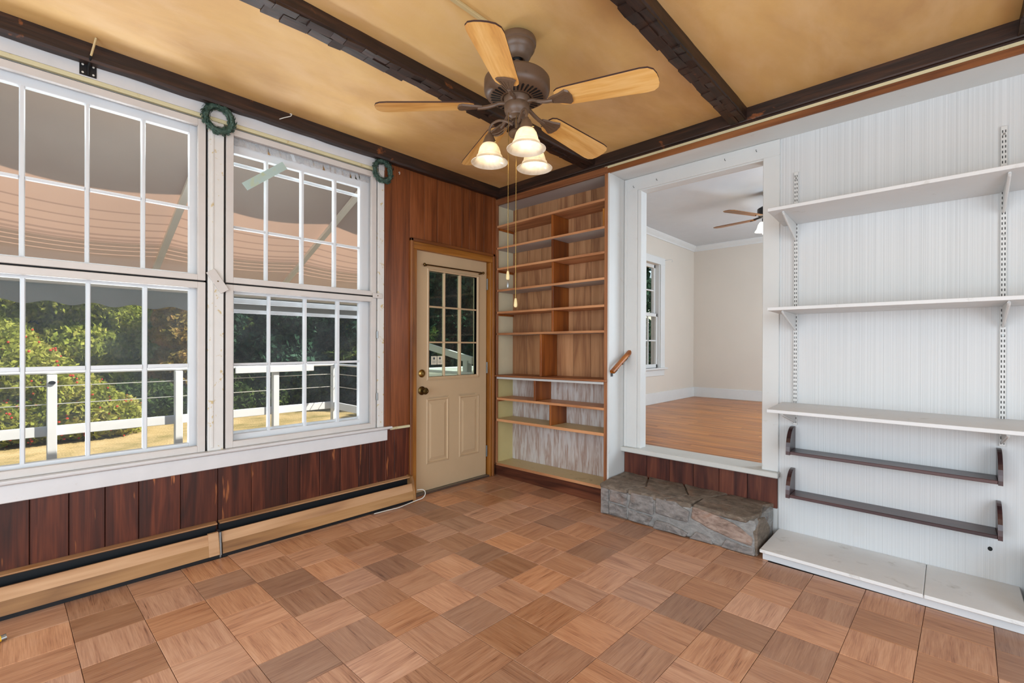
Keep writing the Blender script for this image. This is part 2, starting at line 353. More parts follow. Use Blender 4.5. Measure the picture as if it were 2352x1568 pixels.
def shade_mat():
    m, nt, nd, lk, bs = mat_new('alabaster_glass_shade'); nd.remove(bs); v, rnd = coords(nd, lk)
    n = noise_n(nd, lk, v, 14, 5, .6, 1.2); r = ramp(nd, [(.35, srgb('#E4DCCB')), (.6, srgb('#F8F4EA'))]); lk.new(n, r.inputs[0])
    tl = nd.new('ShaderNodeBsdfTranslucent'); lk.new(r.outputs[0], tl.inputs[0]); df = nd.new('ShaderNodeBsdfDiffuse'); lk.new(r.outputs[0], df.inputs[0])
    a = nd.new('ShaderNodeMixShader'); a.inputs[0].default_value = .6; lk.new(tl.outputs[0], a.inputs[1]); lk.new(df.outputs[0], a.inputs[2])
    tr = nd.new('ShaderNodeBsdfTransparent'); tr.inputs[0].default_value = srgb('#FFE9C0'); b = nd.new('ShaderNodeMixShader'); b.inputs[0].default_value = .12; lk.new(a.outputs[0], b.inputs[1]); lk.new(tr.outputs[0], b.inputs[2])
    gl = nd.new('ShaderNodeBsdfGlossy'); gl.inputs['Roughness'].default_value = .15; c = nd.new('ShaderNodeMixShader'); c.inputs[0].default_value = .05
    lk.new(b.outputs[0], c.inputs[1]); lk.new(gl.outputs[0], c.inputs[2]); lk.new(c.outputs[0], nd['Material Output'].inputs[0])
    return m
M['shade'] = shade_mat(); M['bulb'] = emit('lit_bulb', '#FFEBC8', 11)
M['fartrim'] = paint('far_room_white_trim', '#D6D5D2', .4, None)
M['farwall'] = paint('far_room_beige_wall', '#D3C8BB', .6, None, 2, var=.02)
M['farceil'] = paint('far_room_ceiling_white', '#CDD0D3', .6, None)
M['farfloor'] = wood('orange_strip_floor', '#7E4414', '#AF6826', '#C6813C', 'x', 9, 90, .3, .16, .05, None, .5)
M['plainwall'] = paint('plain_cream_wall', '#CFC4B0', .6, None)
M['ext_white'] = paint('white_exterior_paint', '#E4E4E2', .5, None)
M['cable'] = metal('bright_cable', '#D8D4C8', .4, .6)
M['deck'] = wood('grey_deck', '#8C8880', '#A8A398', '#BDB8AC', 'y', 6, 40, .7, .1)

# ------------------------------------------------------------------ SETTING: floor with oak tiles
U = Vector((.22651, .00491)); V = Vector((.0053, .23011)); O = Vector((1.2465, -1.5899))
floor = add('floor', B(-.13, 5.0, -5.3, .12, -.12, -.004), M['subfloor'], label='floor of square oak tiles with alternating grain', kind='structure')
def inview(x, y, z=0):
    d = Vector((x-3.16, y+3.37, z-1.24)); t = d.dot(fw)
    if t < .15: return False
    px = 1176+1063.2*d.dot(rt)/t; py = 795.13-1063.2*d.dot(up)/t
    return -150 < px < 2500 and py < 1720
g = .0009
def tile_mesh(name, mat, scale=(1, 1)):
    bm = N(); u, v = U*scale[0], V*scale[1]
    def q(a, b, z): p = u*a + v*b; return bm.verts.new((p.x, p.y, z))
    e = .5-g/.228; f = .5-(g+.0013)/.228
    lo = [q(a*e, b*e, -.004) for a, b in ((-1, -1), (1, -1), (1, 1), (-1, 1))]
    md = [q(a*e, b*e, -.0012) for a, b in ((-1, -1), (1, -1), (1, 1), (-1, 1))]
    hi = [q(a*f, b*f, 0) for a, b in ((-1, -1), (1, -1), (1, 1), (-1, 1))]
    bm.faces.new(hi)
    for A, Bq in ((lo, md), (md, hi)):
        for i in range(4): bm.faces.new((A[i], A[(i+1) % 4], Bq[(i+1) % 4], Bq[i]))
    bmesh.ops.recalc_face_normals(bm, faces=bm.faces[:]); me = bpy.data.meshes.new(name); bm.to_mesh(me); bm.free(); me.materials.append(mat); return me
TM = [tile_mesh('tile_grain_x', M['tile_x']), tile_mesh('tile_grain_y', M['tile_y'])]
rest = N(); ntile = 0
cells = []
for i in range(-9, 18):
    for j in range(-18, 9):
        p = O + U*(i+.5) + V*(j+.5)
        if -.02 < p.x < 4.95 and -5.25 < p.y < -.12 and not (p.x > 1.32 and p.x < 3.42 and p.y > -.30):
            cells.append((not inview(p.x, p.y), (p-Vector((3.16, -3.37))).length, i, j, p))
cells.sort(key=lambda c: c[:2])
for hid, dist, i, j, p in cells:
    par = (i+j) % 2
    if not hid and ntile < 300:
        o = bpy.data.objects.new('tile', TM[par]); COL.objects.link(o); o.parent = floor
        o.location = Vector((p.x, p.y, random.uniform(-.0006, .0003))) - W['floor']
        o.rotation_euler = (random.uniform(-.0022, .0022), random.uniform(-.0022, .0022), random.uniform(-.002, .002)); ntile += 1
    else:
        e = .5-g/.228
        f = rest.faces.new([rest.verts.new((p.x+(U*a+V*b).x*e, p.y+(U*a+V*b).y*e, -.0005)) for a, b in ((-1, -1), (1, -1), (1, 1), (-1, 1))])
if len(rest.faces): add('tiles_beyond_view', rest, M['tile_x'], floor, kind='stuff')

# ------------------------------------------------------------------ SETTING: ceiling and room shell
CZ = 2.73
ceil_ = add('ceiling', B(-.15, 5.0, -5.4, .12, CZ, CZ+.1), M['ceiling'], label='mottled ochre painted plaster ceiling', kind='structure')
wl = N()
for (y0, y1, z0, z1) in ((-5.4, -3.66, 0, CZ), (-3.66, -1.50, 0, .585), (-3.66, -1.50, 2.575, CZ), (-1.50, -1.165, 0, CZ), (-1.165, -.325, 2.045, CZ), (-.325, .12, 0, CZ)):
    box(wl, -.15, -.016, y0, y1, z0, z1)
wall_left = add('wall_left', wl, M['black'], label='window wall panelled with dark red-brown vertical planks', kind='structure')
def planks(seams, z0, z1, mat, parent, axis='y', d0=-.016, d1=0.0, name='plank'):
    for a, b in zip(seams, seams[1:]):
        e = random.uniform(-.0012, .0012); bm = N()
        if axis == 'y': box(bm, d0, d1+e, a+.0012, b-.0012, z0, z1, .0022)
        else: box(bm, a+.0012, b-.0012, d0+e, d1, z0, z1, .0022)
        add(name, bm, mat, parent)
planks([-4.05, -3.92, -3.78, -3.64, -3.49, -3.341, -3.206, -3.071, -2.935, -2.749, -2.564, -2.382, -2.165, -2.083, -1.95, -1.80, -1.66, -1.576, -1.441, -1.361, -1.222], .0, .59, M['plank'], wall_left)
planks([-1.40, -1.222], .59, 2.68, M['plank_up'], wall_left)
planks([-1.222, -1.08, -.945, -.81, -.676, -.587, -.502, -.407, -.293, -.235], 2.095, 2.68, M['plank_up'], wall_left)
add('plank', B(-.016, .012, -1.454, -1.401, .612, 2.66, .003), M['plank_up'], wall_left)
add('wall_left_skirt', B(-.016, 0, -5.3, -4.06, 0, CZ), M['plainwall'], wall_left)
# chair rail
add('trim_1', B(0, .016, -1.405, -1.222, .580, .600, .004), M['cream'], label='short cream chair rail between window stool and door casing', kind='structure')
# white window surround
def tr(n, bm, mat, label): return add('trim_%d' % n, bm, mat, label=label, kind='structure')
bm = N(); box(bm, -.02, .004, -3.9, -1.454, 2.578, 2.66, .002)
tr(2, bm, M['wwhite'], 'white head board above the windows under the dark beam')
tr(3, B(-.02, .008, -3.9, -1.51, 2.556, 2.578, .003), M['cream'], 'cream peeling strip along the top of the windows')
bm = N(); box(bm, -.02, .003, -2.618, -2.537, .612, 2.556, .003); box(bm, -.02, .007, -2.604, -2.590, .63, 2.5, .002)
tr(4, bm, M['casing_peel'], 'white peeling mullion post between the two windows')
tr(5, B(-.02, .004, -1.509, -1.455, .612, 2.578, .003), M['casing_peel'], 'white peeling casing right of the windows')
bm = N()
prism(bm, [(0, .588), (.018, .588), (.03, .592), (.040, .598), (.042, .606), (.038, .612), (-.02, .612), (-.02, .588)], 'y', -3.95, -1.402)
stool = tr(6, bm, M['wwhite'], 'white window stool with rounded nose along both windows')
tr(7, B(-.016, .017, -3.95, -1.43, .506, .589, .003), M['wwhite'], 'white flat apron board under the window stool')
tr(8, B(-.02, .004, -3.9, -3.645, .612, 2.578, .003), M['casing_peel'], 'white casing left of the windows')
# jamb lining of the openings
bm = N()
for y0, y1 in ((-3.66, -3.64), (-2.612, -2.543), (-1.515, -1.50)): box(bm, -.16, -.021, y0, y1, .585, 2.576)
box(bm, -.16, -.021, -3.66, -1.50, 2.556, 2.576); box(bm, -.17, -.021, -3.66, -1.50, .583, .611)
tr(9, bm, M['sash'], 'white inner lining of the window openings')
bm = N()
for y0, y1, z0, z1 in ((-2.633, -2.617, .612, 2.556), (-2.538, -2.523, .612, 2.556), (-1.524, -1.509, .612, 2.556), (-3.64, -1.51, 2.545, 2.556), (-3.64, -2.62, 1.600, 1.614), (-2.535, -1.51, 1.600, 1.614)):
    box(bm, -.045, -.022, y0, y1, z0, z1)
tr(10, bm, M['black'], 'black strips for the shade in the gaps around the storm panels')  # black strips put in for the deep jamb shade behind the gaps

def window(n, sy, label, upper_cols, lower_cols, up_rows, lo_rows, second):
    """sy: y of the storm panel's right outer edge"""
    w = thing('window_%d' % n, label, loc=(-.05, sy-.5, .6), kind='structure')
    y0, y1 = sy-1.003, sy
    for (z0, z1, iz0, iz1, cols, rows, hz) in ((1.612, 2.546, 1.645, 2.508, upper_cols, up_rows, 'glass'), (.613, 1.602, .650, 1.565, lower_cols, lo_rows, 'glass_hazy')):
        bm = N(); iy0, iy1 = y0+.040, y1-.038
        box(bm, -.030, .0, y0, iy0, z0, z1, .002); box(bm, -.030, .0, iy1, y1, z0, z1, .002)
        box(bm, -.030, .0, iy0, iy1, iz1, z1, .002); box(bm, -.030, .0, iy0, iy1, z0, iz0, .002)
        sf = add('storm_frame', bm, M['pinkwhite'], w)
        add('storm_pane', B(-.019, -.016, iy0-.004, iy1+.004, iz0-.004, iz1+.004), M['storm'], sf)
        # sash with muntins
        bm = N(); ca, cb = cols[0][0], cols[-1][1]; ra, rb = rows[0][0], rows[-1][1]
        box(bm, -.095, -.055, y0+.004, ca, z0+.004, z1-.002, .002); box(bm, -.095, -.055, cb, y1-.004, z0+.004, z1-.002, .002)
        box(bm, -.095, -.055, ca, cb, rb, z1-.002, .002); box(bm, -.095, -.055, ca, cb, z0+.004, ra, .002)
        for c0, c1 in zip(cols, cols[1:]):
            prism(bm, [(-.055, c0[1]+.004), (-.055, c1[0]-.004), (-.064, c1[0]), (-.088, c1[0]), (-.088, c0[1]), (-.064, c0[1])], 'z', ra, rb)
        for r0, r1 in zip(rows, rows[1:]):
            for ca_, cb_ in cols:
                prism(bm, [(-.056, r0[1]+.004), (-.056, r1[0]-.004), (-.064, r1[0]), (-.088, r1[0]), (-.088, r0[1]), (-.064, r0[1])], 'y', ca_, cb_) if False else box(bm, -.088, -.0565, ca_, cb_, r0[1]+.001, r1[0]-.001, .003)
        s = add('sash', bm, M['sash'], w)
        for c in cols:
            for r in rows:
                add('pane', B(-.078, -.075, c[0]-.004, c[1]+.004, r[0]-.004, r[1]+.004), M[hz], s)
    if second:
        bm = N()
        for z0, z1 in ((1.501, 1.534), (1.440, 1.463), (2.372, 2.391), (.66, .69)): box(bm, -.150, -.128, y0+.01, y1-.01, z0, z1, .003)
        box(bm, -.150, -.128, y0+.0, y0+.04, .62, 2.54, .003); box(bm, -.150, -.128, y1-.05, y1, .62, 2.54, .003)
        add('outer_storm_rail', bm, M['sash'], w)
    return w
wc = [(-3.585, -3.378), (-3.357, -3.146), (-3.128, -2.919), (-2.900, -2.699)]
wc2 = [(-3.585, -3.374), (-3.355, -3.142), (-3.123, -2.911), (-2.890, -2.699)]
window(1, -2.630, 'left window with white grid and unpainted storm panels, awning behind', wc, wc2, [(1.657, 2.026), (2.043, 2.470)], [(.664, 1.104), (1.128, 1.553)], False)
win2 = window(2, -1.522, 'right window with white grid beside the dark plank wall', [(-2.47, -2.287), (-2.268, -2.061), (-2.039, -1.830), (-1.807, -1.627)],
       [(-2.467, -2.268), (-2.251, -2.037), (-2.017, -1.804), (-1.781, -1.628)], [(1.654, 1.956), (1.974, 2.422)], [(.682, 1.106), (1.124, 1.553)], True)
for z0 in (1.29, .82):
    bm = N(); box(bm, -.002, .006, -1.520, -1.506, z0, z0+.055, .001); tube(bm, [(.006, -1.514, z0), (.006, -1.514, z0+.055)], .003, 6); add('storm_hinge', bm, M['steel'], win2)
# crinkled plastic film along the head of window 2
M['film'] = glass('crinkled_plastic_film', (.9, .9, .9, 1), .32, 1.5, '#E8E8E8', .25)
bm = N(); cols_ = 46; prev = None
for k in range(cols_+1):
    y = -2.484 + .922*k/cols_; a = bm.verts.new((-.028+random.uniform(-.003, .003), y, 2.508)); b = bm.verts.new((-.030+random.uniform(-.005, .004), y, 2.462+random.uniform(-.004, .004)))
    if prev: bm.faces.new((prev[0], a, b, prev[1]))
    prev = (a, b)
add('plastic_film', bm, M['film'], win2)
M['tape'] = paint('pale_blue_green_tape', '#B7CBC4', .5, '#BEC79C', 8, .5)
bm = N(); box(bm, -.0225, -.0195, -.025, .025, -.155, .155)
bmesh.ops.rotate(bm, verts=bm.verts[:], cent=(0, 0, 0), matrix=Matrix.Rotation(R(-50), 3, 'X'))
bmesh.ops.translate(bm, verts=bm.verts[:], vec=(0, -2.300, 2.318))
add('tape_strip', bm, M['tape'], label='strip of pale masking tape stuck on the right window\'s upper panel', cat='tape')
# wooden turn buttons
def button(name, y, z, ang, w, h, label):
    t = thing(name, label, 'turn button', (0, y, z), 'wooden turn buttons holding the storm panels')
    bm = N(); box(bm, .004, .016, y-w/2, y+w/2, z-h/2, z+h/2, .002)
    bmesh.ops.rotate(bm, verts=bm.verts[:], cent=(0, y, z), matrix=Matrix.Rotation(ang, 3, 'X')); add('wood_tab', bm, M['pinkwhite'], t)
    bm = N(); bmesh.ops.create_uvsphere(bm, u_segments=8, v_segments=5, radius=.0045); bmesh.ops.translate(bm, verts=bm.verts[:], vec=(.015, y, z)); add('screw', bm, M['brassdk'], t)
button('turn_button', -2.571, 1.613, R(33), .050, .140, 'tilted white wooden turn button on the mullion post between windows')
button('turn_button', -1.517, 1.612, 0, .075, .038, 'small level wooden turn button at the right edge of the right window')

# ------------------------------------------------------------------ door with casing
bm = N(); box(bm, -.1, .014, -1.200, -1.160, 0, 2.022, .003)
tr(11, bm, M['casing'], 'golden brown casing left of the tan door')
tr(12, B(-.1, .022, -1.224, -1.199, 0, 2.105, .004), M['casing_dk'], 'brown outer band of the casing left of the door')
tr(13, B(-.1, .014, -1.200, -.302, 2.022, 2.080, .003), M['casingh'], 'golden brown head casing above the tan door')
tr(14, B(-.1, .022, -1.224, -.277, 2.079, 2.105, .004), M['casing_dkh'], 'brown outer band above the door')
tr(15, B(-.1, .014, -.331, -.302, 0, 2.022, .003), M['casing'], 'golden brown casing right of the tan door')
tr(16, B(-.1, .022, -.303, -.277, 0, 2.105, .004), M['casing_dk'], 'brown outer band of the casing beside the bookcase')
tr(17, B(-.12, .01, -1.165, -.325, 0, .018, .004), M['steel'], 'dark metal threshold under the tan door')
door = thing('door_1', 'tan exterior door with nine-pane window and two raised panels', loc=(-.05, -.743, .02), kind='structure')
DX = -.027
bm = N(); dy0, dy1 = -1.142, -.346
gy0, gy1, gz0, gz1 = -1.011, -.471, .972, 1.866
for y0, y1, z0, z1 in ((dy0, gy0, .02, 2.03), (gy1, dy1, .02, 2.03), (gy0, gy1, gz1, 2.03), (gy0, gy1, .80, gz0), (gy0, gy1, .02, .236)): box(bm, -.07, DX, y0, y1, z0, z1)
for y0, y1 in ((gy0, -1.032+.0), (-.797, -.675), (-.438, gy1)):
    if y1 > y0: box(bm, -.07, DX, y0, y1, .236, .80)
box(bm, -.07, DX-.008, gy0, gy1, .236, .80)
add('door_slab', bm, M['door'], door)
def raised(y0, y1, z0, z1, parent):
    bm = N()
    def ring(i, x): return [bm.verts.new((x, a, b)) for a, b in ((y0+i, z0+i), (y1-i, z0+i), (y1-i, z1-i), (y0+i, z1-i))]
    rs = [ring(-.004, DX), ring(.008, DX+.005), ring(.014, DX-.006), ring(.020, DX-.007), ring(.048, DX+.001)]
    for a, b in zip(rs, rs[1:]):
        for k in range(4): bm.faces.new((a[k], a[(k+1) % 4], b[(k+1) % 4], b[k]))
    bm.faces.new(rs[-1]); add('raised_panel', bm, M['door'], parent)
raised(-1.032, -.797, .24, .784, door); raised(-.674, -.438, .24, .782, door)
bm = N()   # frame round the glass
o_ = [(-1.036, .942), (-.442, .942), (-.442, 1.886), (-1.036, 1.886)]; i_ = [(gy0, gz0), (gy1, gz0), (gy1, gz1), (gy0, gz1)]
def r4(pts, x): return [bm.verts.new((x, a, b)) for a, b in pts]
mid_ = [((a[0]*.55+b[0]*.45), (a[1]*.55+b[1]*.45)) for a, b in zip(o_, i_)]
rs = [r4(o_, DX-.001), r4(o_, DX+.006), r4(mid_, DX+.012), r4(i_, DX+.004), r4(i_, -.06)]
for a, b in zip(rs, rs[1:]):
    for k in range(4): bm.faces.new((a[k], a[(k+1) % 4], b[(k+1) % 4], b[k]))
lite = add('lite_frame', bm, M['door'], door)
pc = [(gy0, -.851), (-.836, -.677), (-.655, gy1)]; pr = [(gz0, 1.257), (1.271, 1.559), (1.573, gz1)]
for a, b in zip(pc, pc[1:]): add('muntin', B(-.055, DX+.002, a[1], b[0], gz0, gz1, .003), M['door'], lite)
for a, b in zip(pr, pr[1:]): add('muntin', B(-.055, DX+.001, gy0, gy1, a[1], b[0], .003), M['door'], lite)
for a in pc:
    for b in pr: add('pane', B(-.048, -.045, a[0]-.003, a[1]+.003, b[0]-.003, b[1]+.003), M['doorglass'], lite)
M['sticker'] = paint('cream_sticker', '#DAD6C2', .5, None, bump=0); M['ink'] = paint('sticker_ink', '#4A5358', .6, None, bump=0)
for y0, y1 in ((-.974, -.914), (-.908, -.853)):
    s = add('sticker', B(-.0447, -.0437, y0, y1, 1.073, 1.146), M['sticker'], door, label='small cream security sticker on the glass')
    yc = (y0+y1)/2; bm = N(); prism(bm, [(yc+.011*math.cos(t*math.pi/4), 1.126+.011*math.sin(t*math.pi/4)) for t in range(8)], 'x', -.0436, -.0432)
    for z0 in (1.100, 1.088): box(bm, -.0436, -.0432, yc-.018, yc+.018, z0, z0+.003)
    add('sticker_print', bm, M['ink'], s)
def axis_lathe(prof, c, mat, name, parent, seg=20):
    bm = N(); lathe(bm, prof, (0, 0, 0), seg); bmesh.ops.rotate(bm, verts=bm.verts[:], cent=(0, 0, 0), matrix=Matrix.Rotation(R(90), 3, 'Y'))
    bmesh.ops.translate(bm, verts=bm.verts[:], vec=c); return add(name, bm, mat, parent, smooth=True)
db = axis_lathe([(0, 0), (.033, 0), (.033, .006), (.026, .012), (.024, .014), (.012, .016), (0, .016)], (DX, -1.083, 1.004), M['brass'], 'deadbolt', door)
add('key_turn', B(DX+.015, DX+.024, -1.087, -1.079, .992, 1.016, .003), M['brassdk'], db)
axis_lathe([(0, 0), (.036, 0), (.036, .006), (.026, .012), (.014, .016), (.013, .03), (.022, .036), (.028, .046), (.029, .056), (.024, .064), (.012, .067), (.010, .065), (0, .065)], (DX, -1.083, .861), M['brassdk'], 'door_knob', door)
for z0 in (1.765, .977, .187):
    bm = N(); tube(bm, [(DX+.006, -.338, z0), (DX+.006, -.338, z0+.105)], .006, 8); box(bm, DX-.004, DX+.002, -.345, -.331, z0, z0+.105)
    add('hinge', bm, M['steel'], door, smooth=True)
rod = thing('curtain_rod', 'thin brass curtain rod across the top of the door glass', 'curtain rod', (.012, -.75, 1.90))
bm = N(); tube(bm, [(.012, -1.085, 1.906), (.012, -.422, 1.911)], .0055, 8); add('rod', bm, M['brassdk'], rod, smooth=True)
for y in (-1.085, -.422):
    bm = N(); bmesh.ops.create_uvsphere(bm, u_segments=10, v_segments=8, radius=.0125); bmesh.ops.translate(bm, verts=bm.verts[:], vec=(.012, y, 1.906+(y+1.085)*.0075)); add('finial', bm, M['brassdk'], rod, smooth=True)
    add('rod_bracket', B(DX, .012, y+(.02 if y < -1 else -.024), y+(.024 if y < -1 else -.02), 1.896, 1.908), M['brassdk'], rod)

# ------------------------------------------------------------------ baseboard heater covers
def heater(y0, y1, label, endcap):
    t = thing('baseboard_heater', label, 'heater', (.05, (y0+y1)/2, 0), 'wood-clad baseboard heater covers')
    bm = N(); prism(bm, [(.001, .182), (.040, .181), (.045, .185), (.042, .190), (.001, .194)], 'y', y0, y1); add('top_ledge', bm, M['heater'], t)
    bm = N(); box(bm, .001, .010, y0, y1, .012, .177); prism(bm, [(.03, .10), (.055, .11), (.055, .115), (.03, .105)], 'y', y0, y1); add('dark_fin_slot', bm, M['iron'], t)
    bm = N(); prism(bm, [(.062, .144), (.073, .145), (.088, .088), (.077, .086)], 'y', y0, y1); add('upper_board', bm, M['heater'], t)
    bm = N(); prism(bm, [(.077, .086), (.0885, .088), (.102, .026), (.092, .024)], 'y', y0, y1); add('lower_board', bm, M['heater2'], t)
    bm = N(); box(bm, .04, .088, y0, y1, .001, .024); add('base_gap', bm, M['iron'], t)
    if endcap:
        bm = N(); prism(bm, [(.001, 0), (.108, 0), (.108, .022), (.074, .170), (.058, .197), (.001, .200)], 'y', y1, y1+.018); add('end_cap', bm, M['heater2'], t)
    else:
        bm = N(); prism(bm, [(.060, .149), (.076, .149), (.104, .026), (.090, .024)], 'y', y1-.055, y1-.004); add('end_board', bm, M['heater'], t)
        bm = N(); box(bm, .03, .085, y1, y1+.010, .001, .15); tube(bm, [(.085, y1+.005, .15), (.1, y1+.005, .02)], .005, 6); add('joint_bracket', bm, M['steel'], t)
    return t
M['heater2'] = wood('tan_lower_heater_board', '#75502F', '#9C7145', '#AE8456', 'y', 5, 45, .5, .05, .15, None, .3)
heater(-4.4, -2.578, 'long wood-clad baseboard heater at far left, its right end splintered', False)
heater(-2.564, -1.246, 'wood-clad baseboard heater ending at the door casing', True)
w_ = N(); pts = [(.115, -1.60, .008), (.118, -1.50, .006), (.13, -1.40, .007), (.115, -1.30, .010), (.125, -1.235, .02), (.145, -1.19, .035), (.142, -1.165, .065), (.118, -1.17, .088), (.095, -1.21, .09)]
def smooth_pts(pts, n=6):
    P = [Vector(p) for p in pts]; P = [P[0]*2-P[1]]+P+[P[-1]*2-P[-2]]; out = []
    for a, b, c, d in zip(P, P[1:], P[2:], P[3:]):
        for k in range(n):
            t = k/n; out.append(.5*((2*b)+(c-a)*t+(2*a-5*b+4*c-d)*t*t+(3*b-3*c+d-a)*t**3))
    return out+[P[-2]]
tube(w_, smooth_pts(pts), .0035, 6); add('wire', w_, M['wire'], label='thin white wire looping at the heater end by the door', cat='wire', smooth=True)
t = thing('yellow_cord', 'yellow cord with a grey metal tip lying on the floor', 'cord', (.30, -3.45, 0))
M['yellow'] = paint('yellow_rubber', '#D9A92A', .4, None, bump=0)
bm = N(); tube(bm, smooth_pts([(.32, -3.9, .012), (.34, -3.7, .012), (.315, -3.50, .013), (.305, -3.425, .016)]), .012, 10); add('cord_body', bm, M['yellow'], t, smooth=True)
bm = N(); tube(bm, [(.305, -3.425, .016), (.303, -3.410, .017)], .0125, 10); add('metal_tip', bm, M['steel'], t, smooth=True)

# ------------------------------------------------------------------ beams
def hewn(name, axis, a0, a1, c0, c1, zb, zt, mat, label, blocky=True):
    """old timber: irregular body; the underside carries the axe-cut facets, each at its own depth"""
    bm = N(); rnd = random.Random(len(label)*13); n = int((a1-a0)/.09); rows = []
    P = lambda a, u, v: (a, u, v) if axis == 'x' else (u, a, v)
    up_ = .006 if blocky else 0
    for k in range(n+1):
        a = a0+(a1-a0)*k/n; j = lambda s_: rnd.uniform(-s_, s_); j1, j2, j3 = j(.003), j(.003), j(.002)
        ring = [(c0+j1*.4, zt), (c0+j1, zb+.016+j3), (c0+.010+j1, zb+up_+j3), (c1-.008+j2, zb+up_+j3), (c1+j2, zb+.014+j3), (c1+j2*.3, zt)]
        rows.append([bm.verts.new(P(a, u, v)) for u, v in ring])
    for p, q in zip(rows, rows[1:]):
        for i in range(5): bm.faces.new((p[i], p[i+1], q[i+1], q[i]))
    bm.faces.new(rows[0]); bm.faces.new(rows[-1][::-1])
    if blocky:
        w = c1-c0; mid = c0+w*.52
        for (u0, u1) in ((c0-.002, mid-.0012), (mid+.0012, c1-.006)):
            a = a0
            while a < a1-.03:
                L = min(rnd.uniform(.045, .125), a1-a); z0 = zb+rnd.uniform(-.004, .0045); tl = rnd.uniform(-.004, .004); tu = rnd.uniform(-.003, .003)
                e0, e1 = rnd.uniform(-.003, .003), rnd.uniform(-.003, .003); sk = rnd.uniform(-.012, .012)
                lo = [bm.verts.new(P(a+.001, u0+e0, z0+tl+tu)), bm.verts.new(P(a+.001+sk*0, u1+e1, z0+tl-tu)), bm.verts.new(P(a+L-.001, u1+e1, z0-tl-tu)), bm.verts.new(P(a+L-.001, u0+e0, z0-tl+tu))]
                hi = [bm.verts.new(P(a+.001, u0+e0, zb+.013)), bm.verts.new(P(a+.001, u1+e1, zb+.013)), bm.verts.new(P(a+L-.001, u1+e1, zb+.013)), bm.verts.new(P(a+L-.001, u0+e0, zb+.013))]
                bm.faces.new(lo)
                for i in range(4): bm.faces.new((lo[i], lo[(i+1) % 4], hi[(i+1) % 4], hi[i]))
                a += L
    return add(name, bm, mat, label=label, cat='beam')
hewn('ceiling_beam', 'y', -5.35, -.262, 1.018, 1.122, 2.662, CZ, M['beam_y'], 'dark axe-hewn ceiling beam passing behind the fan, left of its motor')
hewn('ceiling_beam', 'y', -5.35, -.262, 2.146, 2.240, 2.652, CZ, M['beam_y'], 'dark axe-hewn ceiling beam ending above the white doorway, right of the fan')
hewn('ceiling_beam', 'y', -5.35, -.262, 3.388, 3.49, 2.655, CZ, M['beam_y'], 'dark ceiling beam at the far right, above the white shelves')
hewn('wall_beam', 'y', -5.35, -.20, .0, .060, 2.640, CZ, M['beam_y'], 'dark rough beam along the top of the window wall', False)
bm = N(); prism(bm, [(-.262, CZ), (-.262, 2.655), (-.258, 2.648), (-.246, 2.646), (-.246, 2.632), (-.02, 2.632), (-.02, CZ)], 'x', -.01, 4.95)
add('wall_beam', bm, M['beam_x'], label='smooth dark beam above the bookcase, doorway and white shelves', cat='beam')
tr(18, B(1.205, 4.9, -.252, -.10, 2.616, 2.633), M['cream'], 'thin pale strip between dark beam and brown moulding')
tr(19, B(1.205, 4.9, -.252, -.236, 2.577, 2.616, .003), M['moulding'], 'brown wooden moulding under the beam over the doorway')
tr(20, B(1.236, 4.9, -.236, .0, 2.578, 2.592), M['white'], 'white soffit board above doorway and shelves')
# ceiling wire raceway to the fan
bm = N(); box(bm, 1.598, 1.620, -5.2, -1.78, CZ-.014, CZ, .003)
add('wire_raceway', bm, M['bracket'], label='tan painted wire raceway running along the ceiling to the fan', cat='raceway')

# ------------------------------------------------------------------ back wall: bookcase, doorway, striated panel
wb = N()
for x0, x1, z0, z1 in ((-.15, 1.39, 0, CZ), (1.39, 2.268, 0, .395), (1.39, 2.268, 2.466, CZ), (2.268, 5.0, 0, CZ)):
    box(wb, x0, x1, .002, .078, z0, z1)
wall_back = add('wall_back', wb, M['white'], label='wall with bookcase, raised doorway and white striated panelling', kind='structure')
add('striated_panel', B(2.365, 4.95, -.006, .003, 0, 2.580), M['ribbed'], wall_back)
bm = N(); prism(bm, [(3.318+.009*math.cos(t*math.pi/5), .221+.011*math.sin(t*math.pi/5)) for t in range(10)], 'y', -.0075, -.004); add('cable_hole', bm, M['black'], wall_back)
planks([1.252, 1.447, 1.631, 1.813, 1.994, 2.178, 2.360], .19, .392, M['riser'], wall_back, 'x', -.014, .002, 'riser_plank')
add('bookcase_back_liner', B(.0, 1.22, -.001, .0018, .1, 2.58), M['black'], wall_back)
bk = thing('bookcase', 'tall built-in brown bookcase with ten shelves between door and doorway', 'bookcase', (.6, -.12, 0))
FY = -.25
add('stile', B(-.030, .020, FY, FY+.022, .10, 2.58, .003), M['shelf_fr'], bk)
add('stile', B(1.204, 1.234, FY, FY+.022, .10, 2.58, .003), M['shelf_fr'], bk)
add('top_rail', B(-.03, 1.234, FY-.004, FY+.022, 2.576, 2.632, .004), M['shelf_frx'], bk)
add('side_panel', B(-.012, .006, FY+.022, .0, .945, 2.60), M['creamside'], bk, label='cream painted inner side')
M['yellowside'] = paint('yellowed_side_paint', '#C4B580', .55, '#AE9C66', 9, .66)
add('side_panel', B(-.012, .006, FY+.022, .0, .10, .945), M['yellowside'], bk, label='yellowed lower inner side')
add('side_panel', B(1.206, 1.222, FY+.022, .0, .10, 2.60), M['shelf_fr'], bk)
add('top_panel', B(.0, 1.21, FY+.022, .0, 2.578, 2.595), M['greypaint'], bk, label='grey painted underside of the top')
for a, b in zip([.0, .193, .374, .56, .744, .923, 1.08, 1.21], [.193, .374, .56, .744, .923, 1.08, 1.21]):
    add('back_plank', B(a+.0016, b-.0016, -.012, .0, .955, 2.58, .002), M['back'], bk)
